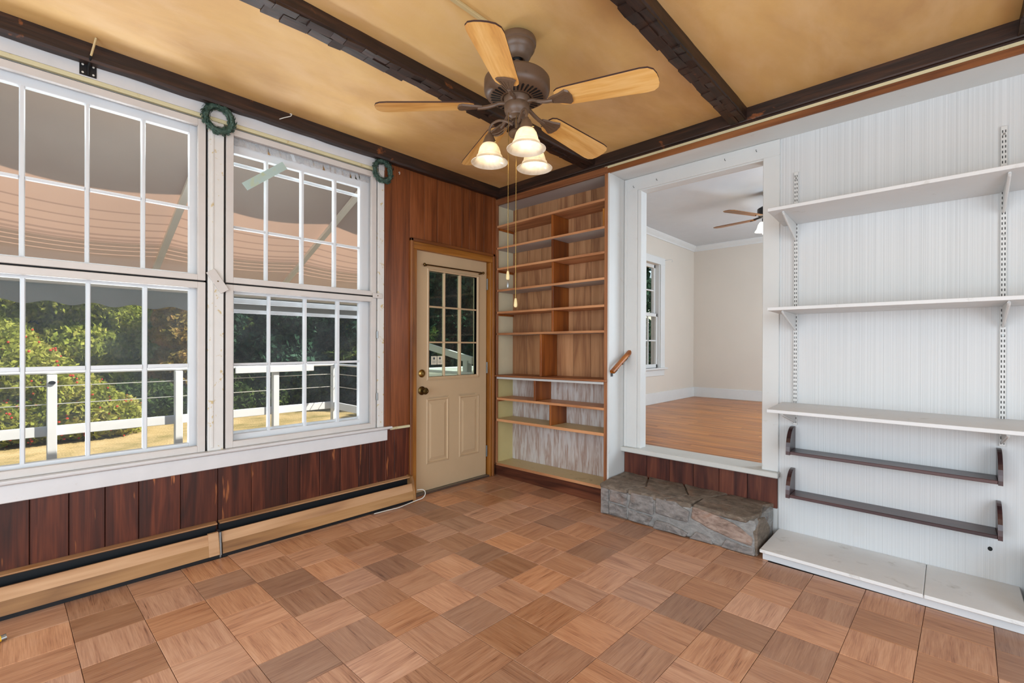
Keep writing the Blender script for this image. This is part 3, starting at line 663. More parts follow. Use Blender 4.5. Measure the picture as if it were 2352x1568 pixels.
for a, b in zip([.0, .42, .80, 1.21], [.42, .80, 1.21]):
    add('back_sheet', B(a+.0004, b-.0004, -.010, .0, .11, .955), M['wash'], bk, label='whitewashed plywood back')
for zl, zr_, th, under, top in ((2.380, 2.392, .019, 0, 0), (2.172, 2.175, .019, 1, 0), (1.976, 1.980, .019, 0, 0), (1.769, 1.775, .019, 1, 0), (1.561, 1.563, .019, 0, 0), (1.357, 1.362, .019, 1, 0),
                               (.742, .755, .020, 0, 0), (.541, .557, .024, 0, 1), (.120, .142, .024, 0, 1)):
    bm = N(); box(bm, .007, 1.205, FY, -.012, zl-th, zl, .0015, zr=zr_-zl)
    for f in bm.faces:
        f.material_index = 0
        if f.calc_area() > .1:
            if f.calc_center_median().z > (zl+zr_)/2-th/2: f.material_index = 1
            else: f.material_index = 2
    add('shelf', bm, [M['shelf'], M['creamshelf'] if top else M['shelf'], M['greypaint'] if under else M['shelf']], bk)
add('counter_shelf', B(-.030, 1.236, FY-.022, -.012, .941, .959, .003, zr=.017), M['shelf_frx'], bk)
add('counter_strip', B(.012, 1.20, FY+.002, FY+.014, .921, .941, .002, zr=.016), M['white'], bk, label='white strip under the counter shelf')
def divider(x, z0, z1, w=.018): add('divider', B(x, x+w, FY+.012, -.012, z0, z1, .002), M['divider'], bk)
for x, z0, z1 in ((.666, 2.174, 2.366), (.668, 1.978, 2.154), (.672, 1.772, 1.958), (.672, 1.562, 1.752), (.672, 1.360, 1.542), (.541, .968, 1.340), (.474, .749, .944), (.652, .549, .729)): divider(x, z0, z1, .020)
for zt in (2.361, 1.957, 1.541, .721): add('cleat', B(.006, .020, FY+.02, -.012, zt-.018, zt, .002), M['divider'], bk)
add('light_block', B(1.186, 1.205, FY+.004, FY+.016, 2.175, 2.315, .002), M['casing'], bk, label='small pale wood block under the top shelf')
add('toe_kick', B(-.02, 1.234, FY+.012, FY+.03, 0, .118, .002), M['toe'], bk)
add('end_panel', B(1.235, 1.250, FY-.001, .0, .0, 2.578, .002), M['white'], bk, label='white painted outer side facing the doorway')
# doorway casing, jambs, sill
bm = N(); box(bm, 1.252, 1.362, -.022, .0, .43, 2.565, .003); box(bm, 1.252, 1.272, -.030, .0, .43, 2.575, .003)
tr(21, bm, M['white'], 'white casing left of the raised doorway')
tr(22, B(1.252, 2.366, -.0225, .0, 2.474, 2.577, .003), M['white'], 'white head casing above the raised doorway')
tr(23, B(2.268, 2.366, -.0215, .0, .43, 2.475, .003), M['white'], 'white casing right of the raised doorway')
bm = N(); box(bm, 1.362, 1.391, -.012, .078, .43, 2.466, .002); box(bm, 1.362, 2.268, -.012, .078, 2.464, 2.475, .001); box(bm, 2.266, 2.268, -.0, .078, .43, 2.466)
tr(24, bm, M['white'], 'white jamb lining of the raised doorway')
tr(25, B(1.245, 2.374, -.066, .16, .396, .431, .005), M['sill'], 'worn grey-white sill board of the raised doorway')
for x, z, lab in ((1.335, 2.50, 'leftmost'), (1.53, 2.51, 'second from left'), (2.03, 2.525, 'third from left'), (2.23, 2.53, 'rightmost')):
    t = thing('cup_hook', 'tiny dark hook in the doorway head casing, %s of four' % lab, 'hook', (x, -.03, z), 'hooks on the doorway head casing')
    bm = N(); tube(bm, [(x, -.022, z), (x, -.034, z), (x, -.038, z+.004), (x, -.036, z+.010)], .0017, 6); add('wire_hook', bm, M['iron'], t)
# handrail
hr = thing('handrail', 'short brown wooden handrail on the white panel left of the doorway', 'handrail', (1.29, -.13, 1.03))
a, b = Vector((1.298, -.285, 1.040)), Vector((1.298, .028, 1.216)); dd = (b-a).normalized(); n_ = Vector((0, -dd.z, dd.y))
bm = N(); prof = [(-.017, -.013), (.017, -.013), (.019, .004), (.012, .015), (-.012, .015), (-.019, .004)]
ra = [bm.verts.new(a+Vector((u, 0, 0))+n_*v) for u, v in prof]; rb = [bm.verts.new(b+Vector((u, 0, 0))+n_*v) for u, v in prof]
bm.faces.new(ra); bm.faces.new(rb[::-1])
for i in range(6): bm.faces.new((ra[i], rb[i], rb[(i+1) % 6], ra[(i+1) % 6]))
bmesh.ops.bevel(bm, geom=bm.edges[:], offset=.003, segments=1, affect='EDGES'); M['rail'] = wood('brown_handrail', '#7A3F0E', '#A35C1B', '#B8732B', 'y', 6, 40, .35, .02); add('rail', bm, M['rail'], hr)
for s in (.22, .72):
    p = a.lerp(b, s) - n_*.013; bm = N(); w0 = Vector((1.251, p.y, p.z-.045))
    tube(bm, smooth_pts([w0+Vector((0, 0, .012)), w0+Vector((.02, 0, .006)), p+Vector((0, 0, -.014)), p]), .0045, 6); box(bm, 1.2505, 1.254, p.y-.014, p.y+.014, w0.z-.022, w0.z+.026, .001)
    box(bm, p.x-.012, p.x+.012, p.y-.010, p.y+.010, p.z-.004, p.z+.001); add('rail_bracket', bm, M['iron'], hr)

# ------------------------------------------------------------------ stone step
st = thing('stone_step', 'rough grey fieldstone step below the raised doorway', 'step', (1.82, -.2, 0))
def rough(bm, amp, sc_=9, seed=0, cuts=3):
    bmesh.ops.subdivide_edges(bm, edges=bm.edges[:], cuts=cuts, use_grid_fill=True)
    for v in bm.verts: v.co += noise.noise_vector(v.co*sc_+Vector((seed, seed*2, 0)))*amp
    return bm
bm = N(); box(bm, 1.292, 2.338, -.408, -.014, .0, .205, .012); rough(bm, .006, 14, 3, 7)
add('mortar_body', bm, M['mortar'], st, smooth=True)
def stone_piece(pts, axis, d0, d1, mat, seed, label=None):
    bm = N(); prism(bm, pts, axis, d0, d1); bmesh.ops.triangulate(bm, faces=[f for f in bm.faces if len(f.verts) > 4])
    bmesh.ops.bevel(bm, geom=bm.edges[:], offset=.006, segments=1, affect='EDGES'); bmesh.ops.triangulate(bm, faces=bm.faces[:])
    bmesh.ops.subdivide_edges(bm, edges=[e for e in bm.edges if e.calc_length() > .045], cuts=2); bmesh.ops.triangulate(bm, faces=bm.faces[:])
    for v in bm.verts: v.co += noise.noise_vector(v.co*16+Vector((seed, 0, seed)))*.007
    add('stone', bm, mat, st, label=label)
fy0, fy1 = -.424, -.38
for k, (pts, mt) in enumerate([
    ([(1.283, .0), (1.352, .0), (1.350, .21), (1.286, .214)], 'stone'), ([(1.362, .105), (1.50, .098), (1.505, .21), (1.362, .214)], 'stone'),
    ([(1.360, .012), (1.50, .008), (1.498, .088), (1.360, .096)], 'stone'), ([(1.515, .09), (1.70, .085), (1.705, .213), (1.535, .212)], 'stone'),
    ([(1.512, .004), (1.66, .004), (1.70, .072), (1.512, .080)], 'stone'), ([(1.715, .105), (1.94, .10), (1.95, .175), (1.86, .215), (1.718, .213)], 'stone'),
    ([(1.705, .003), (1.92, .004), (1.94, .035), (1.80, .062), (1.715, .058)], 'stone'), ([(1.965, .135), (2.12, .085), (2.315, .062), (2.325, .11), (2.22, .17), (2.05, .205), (1.968, .212)], 'stone_rust'),
    ([(1.945, .004), (2.10, .004), (2.08, .05), (1.99, .055)], 'stone'), ([(2.14, .004), (2.335, .004), (2.325, .048), (2.17, .058)], 'stone')]):
    stone_piece(pts, 'y', fy0+random.uniform(0, .006), fy1, M[mt], k*3.1)
for k, pts in enumerate([[(1.283, -.42), (1.50, -.424), (1.56, -.25), (1.46, -.012), (1.256, -.012), (1.262, -.25)], [(1.51, -.424), (1.78, -.418), (1.86, -.22), (1.74, -.012), (1.47, -.012), (1.57, -.25)],
                         [(1.79, -.418), (1.96, -.405), (1.955, -.23), (2.06, -.012), (1.75, -.012), (1.87, -.22)], [(1.97, -.40), (2.29, -.424), (2.335, -.30), (2.30, -.10), (2.34, -.012), (2.07, -.012), (1.965, -.23)]]):
    stone_piece(pts, 'z', .19, .222, M['stone_top'], k*5.7+40)
stone_piece([(-.40, .005), (-.20, .004), (-.12, .09), (-.20, .18), (-.33, .205), (-.405, .15)], 'x', 2.31, 2.346, M['stone_top'], 77)
stone_piece([(-.19, .004), (-.03, .004), (-.03, .20), (-.18, .195), (-.11, .09)], 'x', 2.31, 2.338, M['stone'], 81)

# ------------------------------------------------------------------ white shelving, racks, platform
def standard(x0, label):
    t = thing('shelf_standard', label, 'shelf upright', (x0+.0115, -.01, .745), 'slotted metal shelf uprights')
    add('channel', B(x0, x0+.0235, -.020, -.006, .746, 2.340, .0015), M['metalwhite'], t)
    bm = N()
    for k in range(62):
        z = .757+k*.0254
        for dx in (.0045, .0148): box(bm, x0+dx, x0+dx+.0042, -.0204, -.0196, z, z+.013)
    add('slots', bm, M['slot'], t)
    for z in (.79, 1.30, 1.80, 2.30):
        bm = N(); prism(bm, [(x0+.0118+.0055*math.cos(q*math.pi/3), z+.0055*math.sin(q*math.pi/3)) for q in range(6)], 'y', -.0215, -.0195)
        add('screw', bm, M['steel'], t)
    return t
standard(2.446, 'slotted white metal shelf upright nearest the doorway'); standard(3.346, 'slotted white metal shelf upright at the far right')
def wshelf(zf, zb, label, top):
    t = thing('wall_shelf', label, 'shelf', (2.9, -.18, zf), 'white wall shelves on metal uprights')
    bm = N(); prism(bm, [(-.372, zf-.019), (-.372, zf), (-.008, zb), (-.008, zb-.019)], 'x', 2.386, 3.66); bmesh.ops.bevel(bm, geom=bm.edges[:], offset=.0015, segments=1, affect='EDGES')
    add('board', bm, M['shelfwhite'], t)
    for x in (2.4575, 3.3575):
        bm = N(); za = zf-.020; zc = zb-.020
        prism(bm, [(-.018, zc), (-.018, zc-.095), (-.028, zc-.100), (-.320, za-.016), (-.330, za-.008), (-.330, za)], 'x', x-.0035, x+.0035)
        tube(bm, [(x, -.024, zc-.098), (x, -.322, za-.014), (x, -.332, za-.006)], .0065, 8)
        add('bracket', bm, M['metalwhite'], t)
wshelf(2.047, 2.030, 'highest of the three long white wall shelves', 0)
wshelf(1.468, 1.462, 'middle one of the three long white wall shelves', 0)
wshelf(.872, .884, 'lowest of the three long white wall shelves, its worn top in view', 1)
def rack(z, label):
    t = thing('media_rack', label, 'rack', (2.893, -.08, z-.02), 'dark wooden media racks on the white wall')
    add('rack_shelf', B(2.458, 3.337, -.148, -.007, z-.018, z, .002), M['dark_rack'], t)
    arc = [(-.007, z-.022), (-.150, z-.022), (-.150, z+.0)] + [(-.150+.118*(1-math.cos(q*math.pi/16)), z+.138*math.sin(q*math.pi/16)) for q in range(1, 9)] + [(-.007, z+.138)]
    for x0, x1 in ((2.436, 2.458), (3.337, 3.354)):
        bm = N(); prism(bm, arc, 'x', x0, x1); add('end_panel', bm, M['dark_rackz'], t)
rack(.598, 'upper dark wooden rack with rounded ends under the lowest white shelf')
rack(.334, 'lower dark wooden rack with rounded ends above the white platform')
pl = thing('platform', 'low worn white platform along the floor under the white shelves', 'platform', (2.9, -.2, 0))
add('top_board', B(2.368, 3.078, -.434, -.006, .047, .066, .003), M['platform'], pl)
add('top_board', B(3.080, 3.420, -.434, -.006, .047, .066, .003), M['platform'], pl)
add('front_board', B(2.376, 3.420, -.400, -.386, .0, .048, .002), M['shelfwhite'], pl)
add('base_frame', B(2.376, 3.412, -.386, -.012, .0, .047), M['shelfwhite'], pl)
# rounded pale object cut by the right edge of the picture
bm = N(); pts = []
for q in range(0, 9): pts.append((-.02-.10+.10*math.cos(math.pi/2+q*math.pi/16)*-1*0-.0 if False else -.12+.10*math.cos(q*math.pi/16), .02+.16+.10*math.sin(q*math.pi/16)))
prism(bm, [(-.40, .002), (-.02, .002), (-.02, .18)] + pts + [(-.30, .28)] + [(-.30-.10*math.sin(q*math.pi/16), .18+.10*math.cos(q*math.pi/16)) for q in range(1, 9)], 'x', 3.436, 3.80)
bmesh.ops.bevel(bm, geom=bm.edges[:], offset=.012, segments=2, affect='EDGES'); add('storage_bin', bm, M['platform'], label='pale rounded bin cut off by the right edge beside the platform', cat='bin', smooth=True)

# ------------------------------------------------------------------ small things on the window wall
def wreath(y, z, label, tilt):
    t = thing('wreath', label, 'wreath', (.03, y, z-.09), 'small green wreaths on the window casing')
    rnd = random.Random(int(abs(y)*100)); bm = N(); rr = .068
    for k in range(28):
        a0 = 2*math.pi*k/28
        for q in range(8):
            pass
    ring = []
    for k in range(28):
        a0 = 2*math.pi*k/28
        ring.append([bm.verts.new((.028+.014*math.sin(q*math.pi/3), y+(rr+.018*math.cos(q*math.pi/3))*math.cos(a0), z+(rr+.018*math.cos(q*math.pi/3))*math.sin(a0)*1.08)) for q in range(6)])
    for k in range(28):
        A, Bq = ring[k], ring[(k+1) % 28]
        for q in range(6): bm.faces.new((A[q], A[(q+1) % 6], Bq[(q+1) % 6], Bq[q]))
    add('ring', bm, M['wreath'], t, smooth='all')
    bm = N()
    for k in range(150):
        a0 = rnd.uniform(0, 2*math.pi); ph = rnd.uniform(-math.pi*.6, math.pi*.6)
        c = Vector((.028+.016*math.cos(ph), y+(rr+.020*math.sin(ph))*math.cos(a0), z+(rr+.020*math.sin(ph))*math.sin(a0)*1.08))
        tg = Vector((rnd.uniform(.0, .5), -math.sin(a0), math.cos(a0))).normalized(); ot = Vector((.5, math.cos(a0)*math.sin(ph), math.sin(a0)*math.sin(ph))).normalized(); sd = tg.cross(ot).normalized()
        L = rnd.uniform(.018, .028); w_2 = rnd.uniform(.006, .010)
        bm.faces.new([bm.verts.new(p) for p in (c-tg*L*.4, c+sd*w_2+ot*.003, c+tg*L*.6+ot*.007, c-sd*w_2+ot*.003)])
    add('leaves', bm, M['wreath'], t, kind='stuff')
wreath(-2.571, 2.570, 'larger green wreath hung on the mullion between the windows', 0)
wreath(-1.483, 2.562, 'green wreath hung at the top right corner of the right window', 0)
t = thing('rod_bracket', 'black square metal bracket with a bent rod above the left window', 'bracket', (.01, -3.139, 2.58))
add('plate', B(.004, .008, -3.172, -3.108, 2.585, 2.648, .001), M['iron'], t)
for y in (-3.16, -3.12):
    for z in (2.597, 2.636):
        bm = N(); prism(bm, [(y+.005*math.cos(q*math.pi/3), z+.005*math.sin(q*math.pi/3)) for q in range(6)], 'x', .008, .0095); add('screw', bm, M['wire'], t)
bm = N(); tube(bm, [(.010, -3.139, 2.588), (.014, -3.139, 2.625), (.075, -3.134, 2.662)], .005, 8); add('rod_foot', bm, M['iron'], t)
bm = N(); tube(bm, [(.075, -3.134, 2.662), (.137, -3.120, CZ-.001)], .0048, 8); add('rod', bm, M['bracket'], t)
def hook(pts, label, mat):
    bm = N(); tube(bm, smooth_pts(pts), .0028, 6); add('wall_hook', bm, mat, label=label, cat='hook')
hook([(.058, -2.245, 2.672), (.085, -2.225, 2.680), (.108, -2.208, 2.684), (.115, -2.195, 2.692), (.113, -2.190, 2.706), (.103, -2.196, 2.708)], 'cream metal hook screwed into the dark beam over the right window', M['wire'])
hook([(.0, -1.33, 2.598), (.014, -1.33, 2.600), (.018, -1.33, 2.594), (.017, -1.33, 2.584), (.012, -1.33, 2.582)], 'tiny cream hook on the plank wall beside the right wreath', M['wire'])

# ------------------------------------------------------------------ ceiling fan
FC = Vector((1.65, -1.74, 0))
fan = thing('ceiling_fan', 'bronze five-blade ceiling fan with three lit glass shades', 'ceiling fan', (FC.x, FC.y, 2.13))
def LF(name, prof, mat, parent=fan, seg=40, c=None, **k): return add(name, lathe(N(), prof, c or FC, seg), mat, parent, smooth=True, **k)
LF('ceiling_mount', [(0, CZ), (.034, CZ), (.034, 2.708), (0, 2.708)], M['bracket'])
LF('canopy', [(0, 2.710), (.078, 2.710), (.088, 2.703), (.092, 2.692), (.091, 2.676), (.084, 2.670), (.085, 2.656), (.075, 2.640), (.068, 2.634), (.065, 2.620), (.052, 2.606), (.040, 2.600), (.033, 2.603), (.030, 2.622), (0, 2.625)], M['bronze'])
LF('hanger_ball', [(0, 2.632), (.021, 2.627), (.024, 2.615), (.016, 2.605), (0, 2.603)], M['iron'], seg=20)
LF('downrod', [(.0, 2.62), (.0135, 2.62), (.0135, 2.53), (0, 2.53)], M['bronze'], seg=16)
mh = LF('motor_housing', [(0, 2.546), (.05, 2.544), (.10, 2.535), (.140, 2.520), (.150, 2.512), (.152, 2.507), (.157, 2.503), (.158, 2.462), (.155, 2.448), (.147, 2.437), (.136, 2.430), (.126, 2.427), (.070, 2.420), (.066, 2.426), (0, 2.426)], M['bronze'], seg=56)
bm = N()
for k in range(32):
    a0 = 2*math.pi*k/32; ca, sa = math.cos(a0), math.sin(a0)
    def pt(r, w_3, z): return (FC.x+r*ca-w_3*sa, FC.y+r*sa+w_3*ca, z)
    for r0, r1 in ((.082, .122),):
        n_s = [(r0, -.003), (r0-.004, 0), (r0, .003), (r1, .0055), (r1+.005, 0), (r1, -.0055)]
        lo = [bm.verts.new(pt(r, w_3, 2.4185+(r-.07)*.11)) for r, w_3 in n_s]; hi = [bm.verts.new(pt(r, w_3, 2.430)) for r, w_3 in n_s]
        bm.faces.new(lo)
        for i in range(6): bm.faces.new((lo[i], lo[(i+1) % 6], hi[(i+1) % 6], hi[i]))
add('vent_slots', bm, M['iron'], mh)
LF('flywheel', [(0, 2.426), (.064, 2.426), (.064, 2.398), (.060, 2.392), (0, 2.392)], M['bronze'])
sw = LF('switch_housing', [(0, 2.396), (.058, 2.396), (.061, 2.390), (.060, 2.366), (.055, 2.350), (.046, 2.342), (.044, 2.335), (.030, 2.328), (.026, 2.321), (0, 2.320)], M['bronze'])
LF('stem', [(0, 2.325), (.010, 2.325), (.010, 2.272), (0, 2.272)], M['bronze'], seg=12)
LF('bottom_cap', [(0, 2.278), (.014, 2.276), (.030, 2.268), (.040, 2.258), (.041, 2.254), (.034, 2.244), (.018, 2.237), (0, 2.234)], M['bronze'], seg=24)
def fan_blade(ang, parent):
    """blade iron and blade; x out, y counter-clockwise, tilted 11 degrees"""
    ca, sa = math.cos(ang), math.sin(ang); tp = math.tan(R(11))
    def T(x, y, z): return (FC.x+x*ca-y*sa, FC.y+x*sa+y*ca, z)
    zb = 2.373
    def surf(x, y): return zb - tp*y - .036*(x-.2)/.46
    ol = []
    for q in range(7): t_ = math.pi/2+q*math.pi/6; ol.append((.225+.030*math.cos(t_)*1.0, .052*math.sin(t_) if False else .052*math.sin(t_)))
    w0, w1 = .052, .069
    pts = [(.245, w0)] + [(.205+.010*0+.04*(1-math.sin(q*math.pi/8)), w0*math.cos(q*math.pi/8)) for q in range(1, 4)] + [(.203, 0)]
    pts = [(.255, .056), (.228, .052), (.209, .040), (.203, .020), (.203, -.020), (.209, -.040), (.228, -.052), (.255, -.056), (.60, -.070), (.632, -.066), (.652, -.050), (.660, -.025), (.662, 0), (.660, .025), (.652, .050), (.632, .066), (.60, .070)]
    bm = N(); lo = [bm.verts.new(T(x, y, surf(x, y))) for x, y in pts]; hi = [bm.verts.new(T(x, y, surf(x, y)+.007)) for x, y in pts]
    f = bm.faces.new(lo); f.material_index = 0; f = bm.faces.new(hi); f.material_index = 1
    for i in range(len(pts)): bm.faces.new((lo[i], lo[(i+1) % len(pts)], hi[(i+1) % len(pts)], hi[i])).material_index = 1
    # keep the mesh in its own blade frame so the grain runs along it
    org = Vector(T(.43, 0, zb)); 
    for v in bm.verts: v.co = Matrix.Rotation(-ang, 3, 'Z') @ (v.co-org)
    o = add('blade', bm, [M['bladepine'], M['bladeedge']], parent, org=(0, 0, 0)); o.rotation_euler = (0, 0, ang); o.location = org-W[parent.name]; W[o.name] = org
    bm = N(); tube(bm, smooth_pts([T(.05, 0, 2.396), T(.085, 0, 2.394), T(.115, 0, 2.382), T(.150, 0, 2.371), T(.188, 0, 2.366)], 4), .0095, 8)
    pl_ = [(.168, .012), (.168, -.012), (.195, -.022), (.225, -.030), (.262, -.046), (.276, -.034), (.283, 0), (.276, .034), (.262, .046), (.225, .030), (.195, .022)]
    l2 = [bm.verts.new(T(x, y*.9, surf(x, y)-.0085)) for x, y in pl_]; h2 = [bm.verts.new(T(x, y, surf(x, y)-.0002)) for x, y in pl_]
    bm.faces.new(l2); bm.faces.new(h2)
    for i in range(len(pl_)): bm.faces.new((l2[i], l2[(i+1) % len(pl_)], h2[(i+1) % len(pl_)], h2[i]))
    iron = add('blade_iron', bm, M['bronze'], parent, smooth=True)
    bm = N()
    for yy in (-.016, -.006, .006, .016): tube(bm, [T(.19, yy*.6, surf(.19, yy*.6)-.0085), T(.258, yy*1.6, surf(.258, yy*1.6)-.0088)], .0014, 4)
    add('ribs', bm, M['bronze'], iron)
for k in range(5): fan_blade(R(-58+72*k), fan)
rt2, aw2 = Vector((.728, .686, 0)), Vector((-.686, .728, 0))
BELL = [(.024, .092), (.030, .090), (.038, .084), (.047, .070), (.0535, .050), (.057, .034), (.0615, .031), (.063, .027), (.0625, .022), (.070, .013), (.080, .005), (.0895, .0), (.0885, -.002), (.079, .002), (.068, .010), (.060, .020), (.0545, .034), (.051, .050), (.0445, .068), (.036, .081), (.024, .088)]
for k, a0 in enumerate((-72, 48, 168)):
    dr = rt2*math.cos(R(a0)) + aw2*math.sin(R(a0)); c = FC + dr*.135; zr0 = 2.128
    bm = N(); tube(bm, smooth_pts([FC+dr*.020+Vector((0, 0, 2.300)), FC+dr*.050+Vector((0, 0, 2.318)), FC+dr*.088+Vector((0, 0, 2.326)), FC+dr*.122+Vector((0, 0, 2.312)), FC+dr*.135+Vector((0, 0, 2.288)), FC+dr*.135+Vector((0, 0, 2.262))], 5), .0062, 8)
    arm = add('lamp_arm', bm, M['bronze'], fan, smooth=True)
    sk = LF('socket_cup', [(0, .142), (.010, .142), (.013, .134), (.020, .128), (.027, .110), (.033, .094), (.0345, .084), (.030, .082), (0, .086)], M['bronze'], fan, 24, (c.x, c.y, zr0))
    bm = N(); tube(bm, [(c.x+.03, c.y, zr0+.089), (c.x+.043, c.y+.004, zr0+.089)], .0025, 6); add('set_screw', bm, M['brass'], sk)
    add('glass_shade', lathe(N(), BELL, (c.x, c.y, zr0), 40, close=True), M['shade'], fan, label='lit alabaster glass bell shade', smooth=True)
    add('bulb', lathe(N(), [(0, .012), (.011, .015), (.019, .024), (.0225, .036), (.020, .050), (.013, .064), (.011, .082), (0, .084)], (c.x, c.y, zr0), 16), M['bulb'], fan, smooth=True)
# wires draped between the lamp arms
bm = N(); d1 = rt2*math.cos(R(168)) + aw2*math.sin(R(168)); p0 = FC+d1*.015+Vector((0, 0, 2.318)); p1 = FC+d1*.132+Vector((0, 0, 2.262))
for s in (.006, -.006): tube(bm, smooth_pts([p0, p0.lerp(p1, .4)+Vector((0, 0, -.018+s)), p0.lerp(p1, .7)+Vector((0, 0, -.020+s)), p1]), .0022, 6)
add('lamp_cord', bm, M['bronze'], fan)
def chain(px_off, z0, z1, extra):
    c = FC + rt2*px_off[0] + aw2*px_off[1]; bm = N(); tube(bm, [(c.x, c.y, z0), (c.x, c.y, z1)], .0011, 5)
    z = z0
    while z > z1:
        m_ = Matrix.Translation((c.x, c.y, z)); bmesh.ops.create_icosphere(bm, subdivisions=1, radius=.0022, matrix=m_); z -= .0062
    ch = add('pull_chain', bm, M['brass'], fan)
    add('pull_knob', lathe(N(), [(0, .022), (.004, .021), (.006, .014), (.0085, -.004), (.009, -.014), (.006, -.021), (0, -.023)], (c.x, c.y, z1-.02), 14), M['ivory'], ch, smooth=True)
    if extra: add('pull_drop', lathe(N(), [(0, .0), (.0025, -.004), (.004, -.014), (.0062, -.026), (.004, -.036), (0, -.038)], (c.x, c.y, z1-.042), 12), M['steel'], ch, smooth=True)
chain((-.040, -.025), 2.385, 1.592, True); chain((-.003, -.030), 2.325, 1.462, False)

# ------------------------------------------------------------------ the room beyond the doorway
FZ = .425; XL, YB, XR = .15, 4.12, 3.7
fl2 = add('floor', B(XL-.1, XR+.1, .078, YB+.1, FZ-.12, FZ-.016), M['subfloor'], label='orange strip wood floor of the room beyond the doorway', kind='structure')
y = .16; k = 0; cm = {}
rnd = random.Random(3); strips = []
while y < YB:
    x = XL-rnd.uniform(0, .8)
    while x < XR:
        L = rnd.uniform(.7, 1.6); strips.append((max(x, XL), min(x+L, XR), y)); x += L
    y += .057
for x0, x1, yy in strips:
    if x1-x0 < .02: continue
    o = add('floor_strip', B(x0+.0005, x1-.0005, yy+.0004, min(yy+.0566, YB), FZ-.016, FZ+rnd.uniform(-.0004, .0003)), M['farfloor'], fl2)
add('wall_far_left', (lambda bm: (box(bm, XL-.12, XL, .078, 2.0, FZ, 2.95), box(bm, XL-.12, XL, 2.96, YB, FZ, 2.95), box(bm, XL-.12, XL, 2.0, 2.96, FZ, .93), box(bm, XL-.12, XL, 2.0, 2.96, 2.40, 2.95), bm)[-1])(N()), M['farwall'], label='beige left wall of the far room with a window', kind='structure')
add('wall_far_back', B(XL-.12, XR+.12, YB, YB+.1, FZ, 2.95), M['farwall'], label='beige back wall of the room beyond the doorway', kind='structure')
add('wall_far_right', B(XR, XR+.1, .078, YB, FZ, 2.95), M['farwall'], label='beige right wall of the far room', kind='structure')
add('wall_far_front', (lambda bm: (box(bm, XL-.12, 1.38, .079, .10, FZ, 2.95), box(bm, 2.27, XR+.1, .079, .10, FZ, 2.95), box(bm, 1.38, 2.27, .079, .10, 2.47, 2.95), bm)[-1])(N()), M['farwall'], label='far room side of the doorway wall', kind='structure')
add('ceiling', B(XL-.12, XR+.1, .078, YB+.1, 2.845, 2.95), M['farceil'], label='white ceiling of the room beyond the doorway', kind='structure')
def crown(n, axis, a0, a1, pos, label):
    bm = N(); s = 1; pr_ = [(0, 2.765), (.012, 2.765), (.018, 2.785), (.045, 2.812), (.062, 2.835), (.062, 2.846), (0, 2.846)]
    if axis == 'y': prism(bm, [(pos+u, v) for u, v in pr_], 'y', a0, a1)
    else: prism(bm, [(pos-u, v) for u, v in pr_], 'x', a0, a1)
    tr(n, bm, M['fartrim'], label)
crown(26, 'y', .1, YB, XL, 'white crown moulding on the far room\'s left wall'); crown(27, 'x', XL, XR, YB, 'white crown moulding on the far room\'s back wall')
add('baseboard_far_left', B(XL, XL+.016, .1, YB, FZ, FZ+.155, .003), M['fartrim'], label='white baseboard on the far room\'s left wall', kind='structure')
add('baseboard_far_back', B(XL, XR, YB-.016, YB, FZ, FZ+.155, .003), M['fartrim'], label='white baseboard on the far room\'s back wall', kind='structure')
w3 = thing('window_3', 'white sash window in the far room', loc=(XL, 2.5, .9), kind='structure')
bm = N(); box(bm, XL, XL+.022, 2.90, 3.03, .93, 2.42, .003); box(bm, XL, XL+.022, 1.95, 2.06, .93, 2.42, .003); box(bm, XL, XL+.024, 1.95, 3.03, 2.40, 2.50, .003); box(bm, XL, XL+.012, 1.95, 3.04, .815, .905, .003); add('casing', bm, M['fartrim'], w3)
add('stool', B(XL-.10, XL+.055, 1.92, 3.07, .905, .930, .004), M['fartrim'], w3)
for z0, z1, xo in ((1.66, 2.40, -.09), (.93, 1.70, -.055)):
    bm = N(); box(bm, XL+xo, XL+xo+.03, 2.06, 2.10, z0, z1, .002); box(bm, XL+xo, XL+xo+.03, 2.85, 2.90, z0, z1, .002); box(bm, XL+xo, XL+xo+.03, 2.06, 2.90, z1-.045, z1, .002); box(bm, XL+xo, XL+xo+.03, 2.06, 2.90, z0, z0+.05, .002)
    box(bm, XL+xo+.006, XL+xo+.024, 2.06, 2.90, (z0+z1)/2-.009, (z0+z1)/2+.009); 
    for yy in (2.34, 2.62): box(bm, XL+xo+.006, XL+xo+.024, yy-.009, yy+.009, z0, z1)
    s = add('sash', bm, M['fartrim'], w3); add('pane', B(XL+xo+.012, XL+xo+.015, 2.09, 2.87, z0+.04, z1-.04), M['glass'], s)
bm = N(); box(bm, XL-.12, XL-.0, 2.88, 2.965, .93, 2.40); box(bm, XL-.12, XL, 2.0, 2.07, .93, 2.40); add('jamb', bm, M['fartrim'], w3)
bm = N(); tube(bm, smooth_pts([(XL+.02, 3.02, 2.475), (XL+.09, 3.03, 2.478), (XL+.12, 3.04, 2.475), (XL+.125, 3.045, 2.455), (XL+.11, 3.04, 2.450)]), .004, 6)
add('curtain_hook', bm, M['fartrim'], label='small white curtain rod hook beside the far room window', cat='hook')
FC2 = Vector((1.81, 1.96, 0)); f2 = thing('ceiling_fan', 'brown-bladed ceiling fan of the far room, half hidden by the door casing', 'ceiling fan', (FC2.x, FC2.y, 2.4))
M['blade2'] = wood('brown_far_blade', '#5A3516', '#8A5A2A', '#A8743A', 'x', 7, 60, .35, .05); M['pewter'] = metal('dark_pewter', '#3C3C3E', .3, .8)
add('canopy', lathe(N(), [(0, 2.845), (.07, 2.845), (.07, 2.81), (.05, 2.77), (.015, 2.765), (.015, 2.70), (.09, 2.69), (.12, 2.67), (.12, 2.61), (.08, 2.59), (0, 2.59)], FC2, 24), M['pewter'], f2, smooth=True)
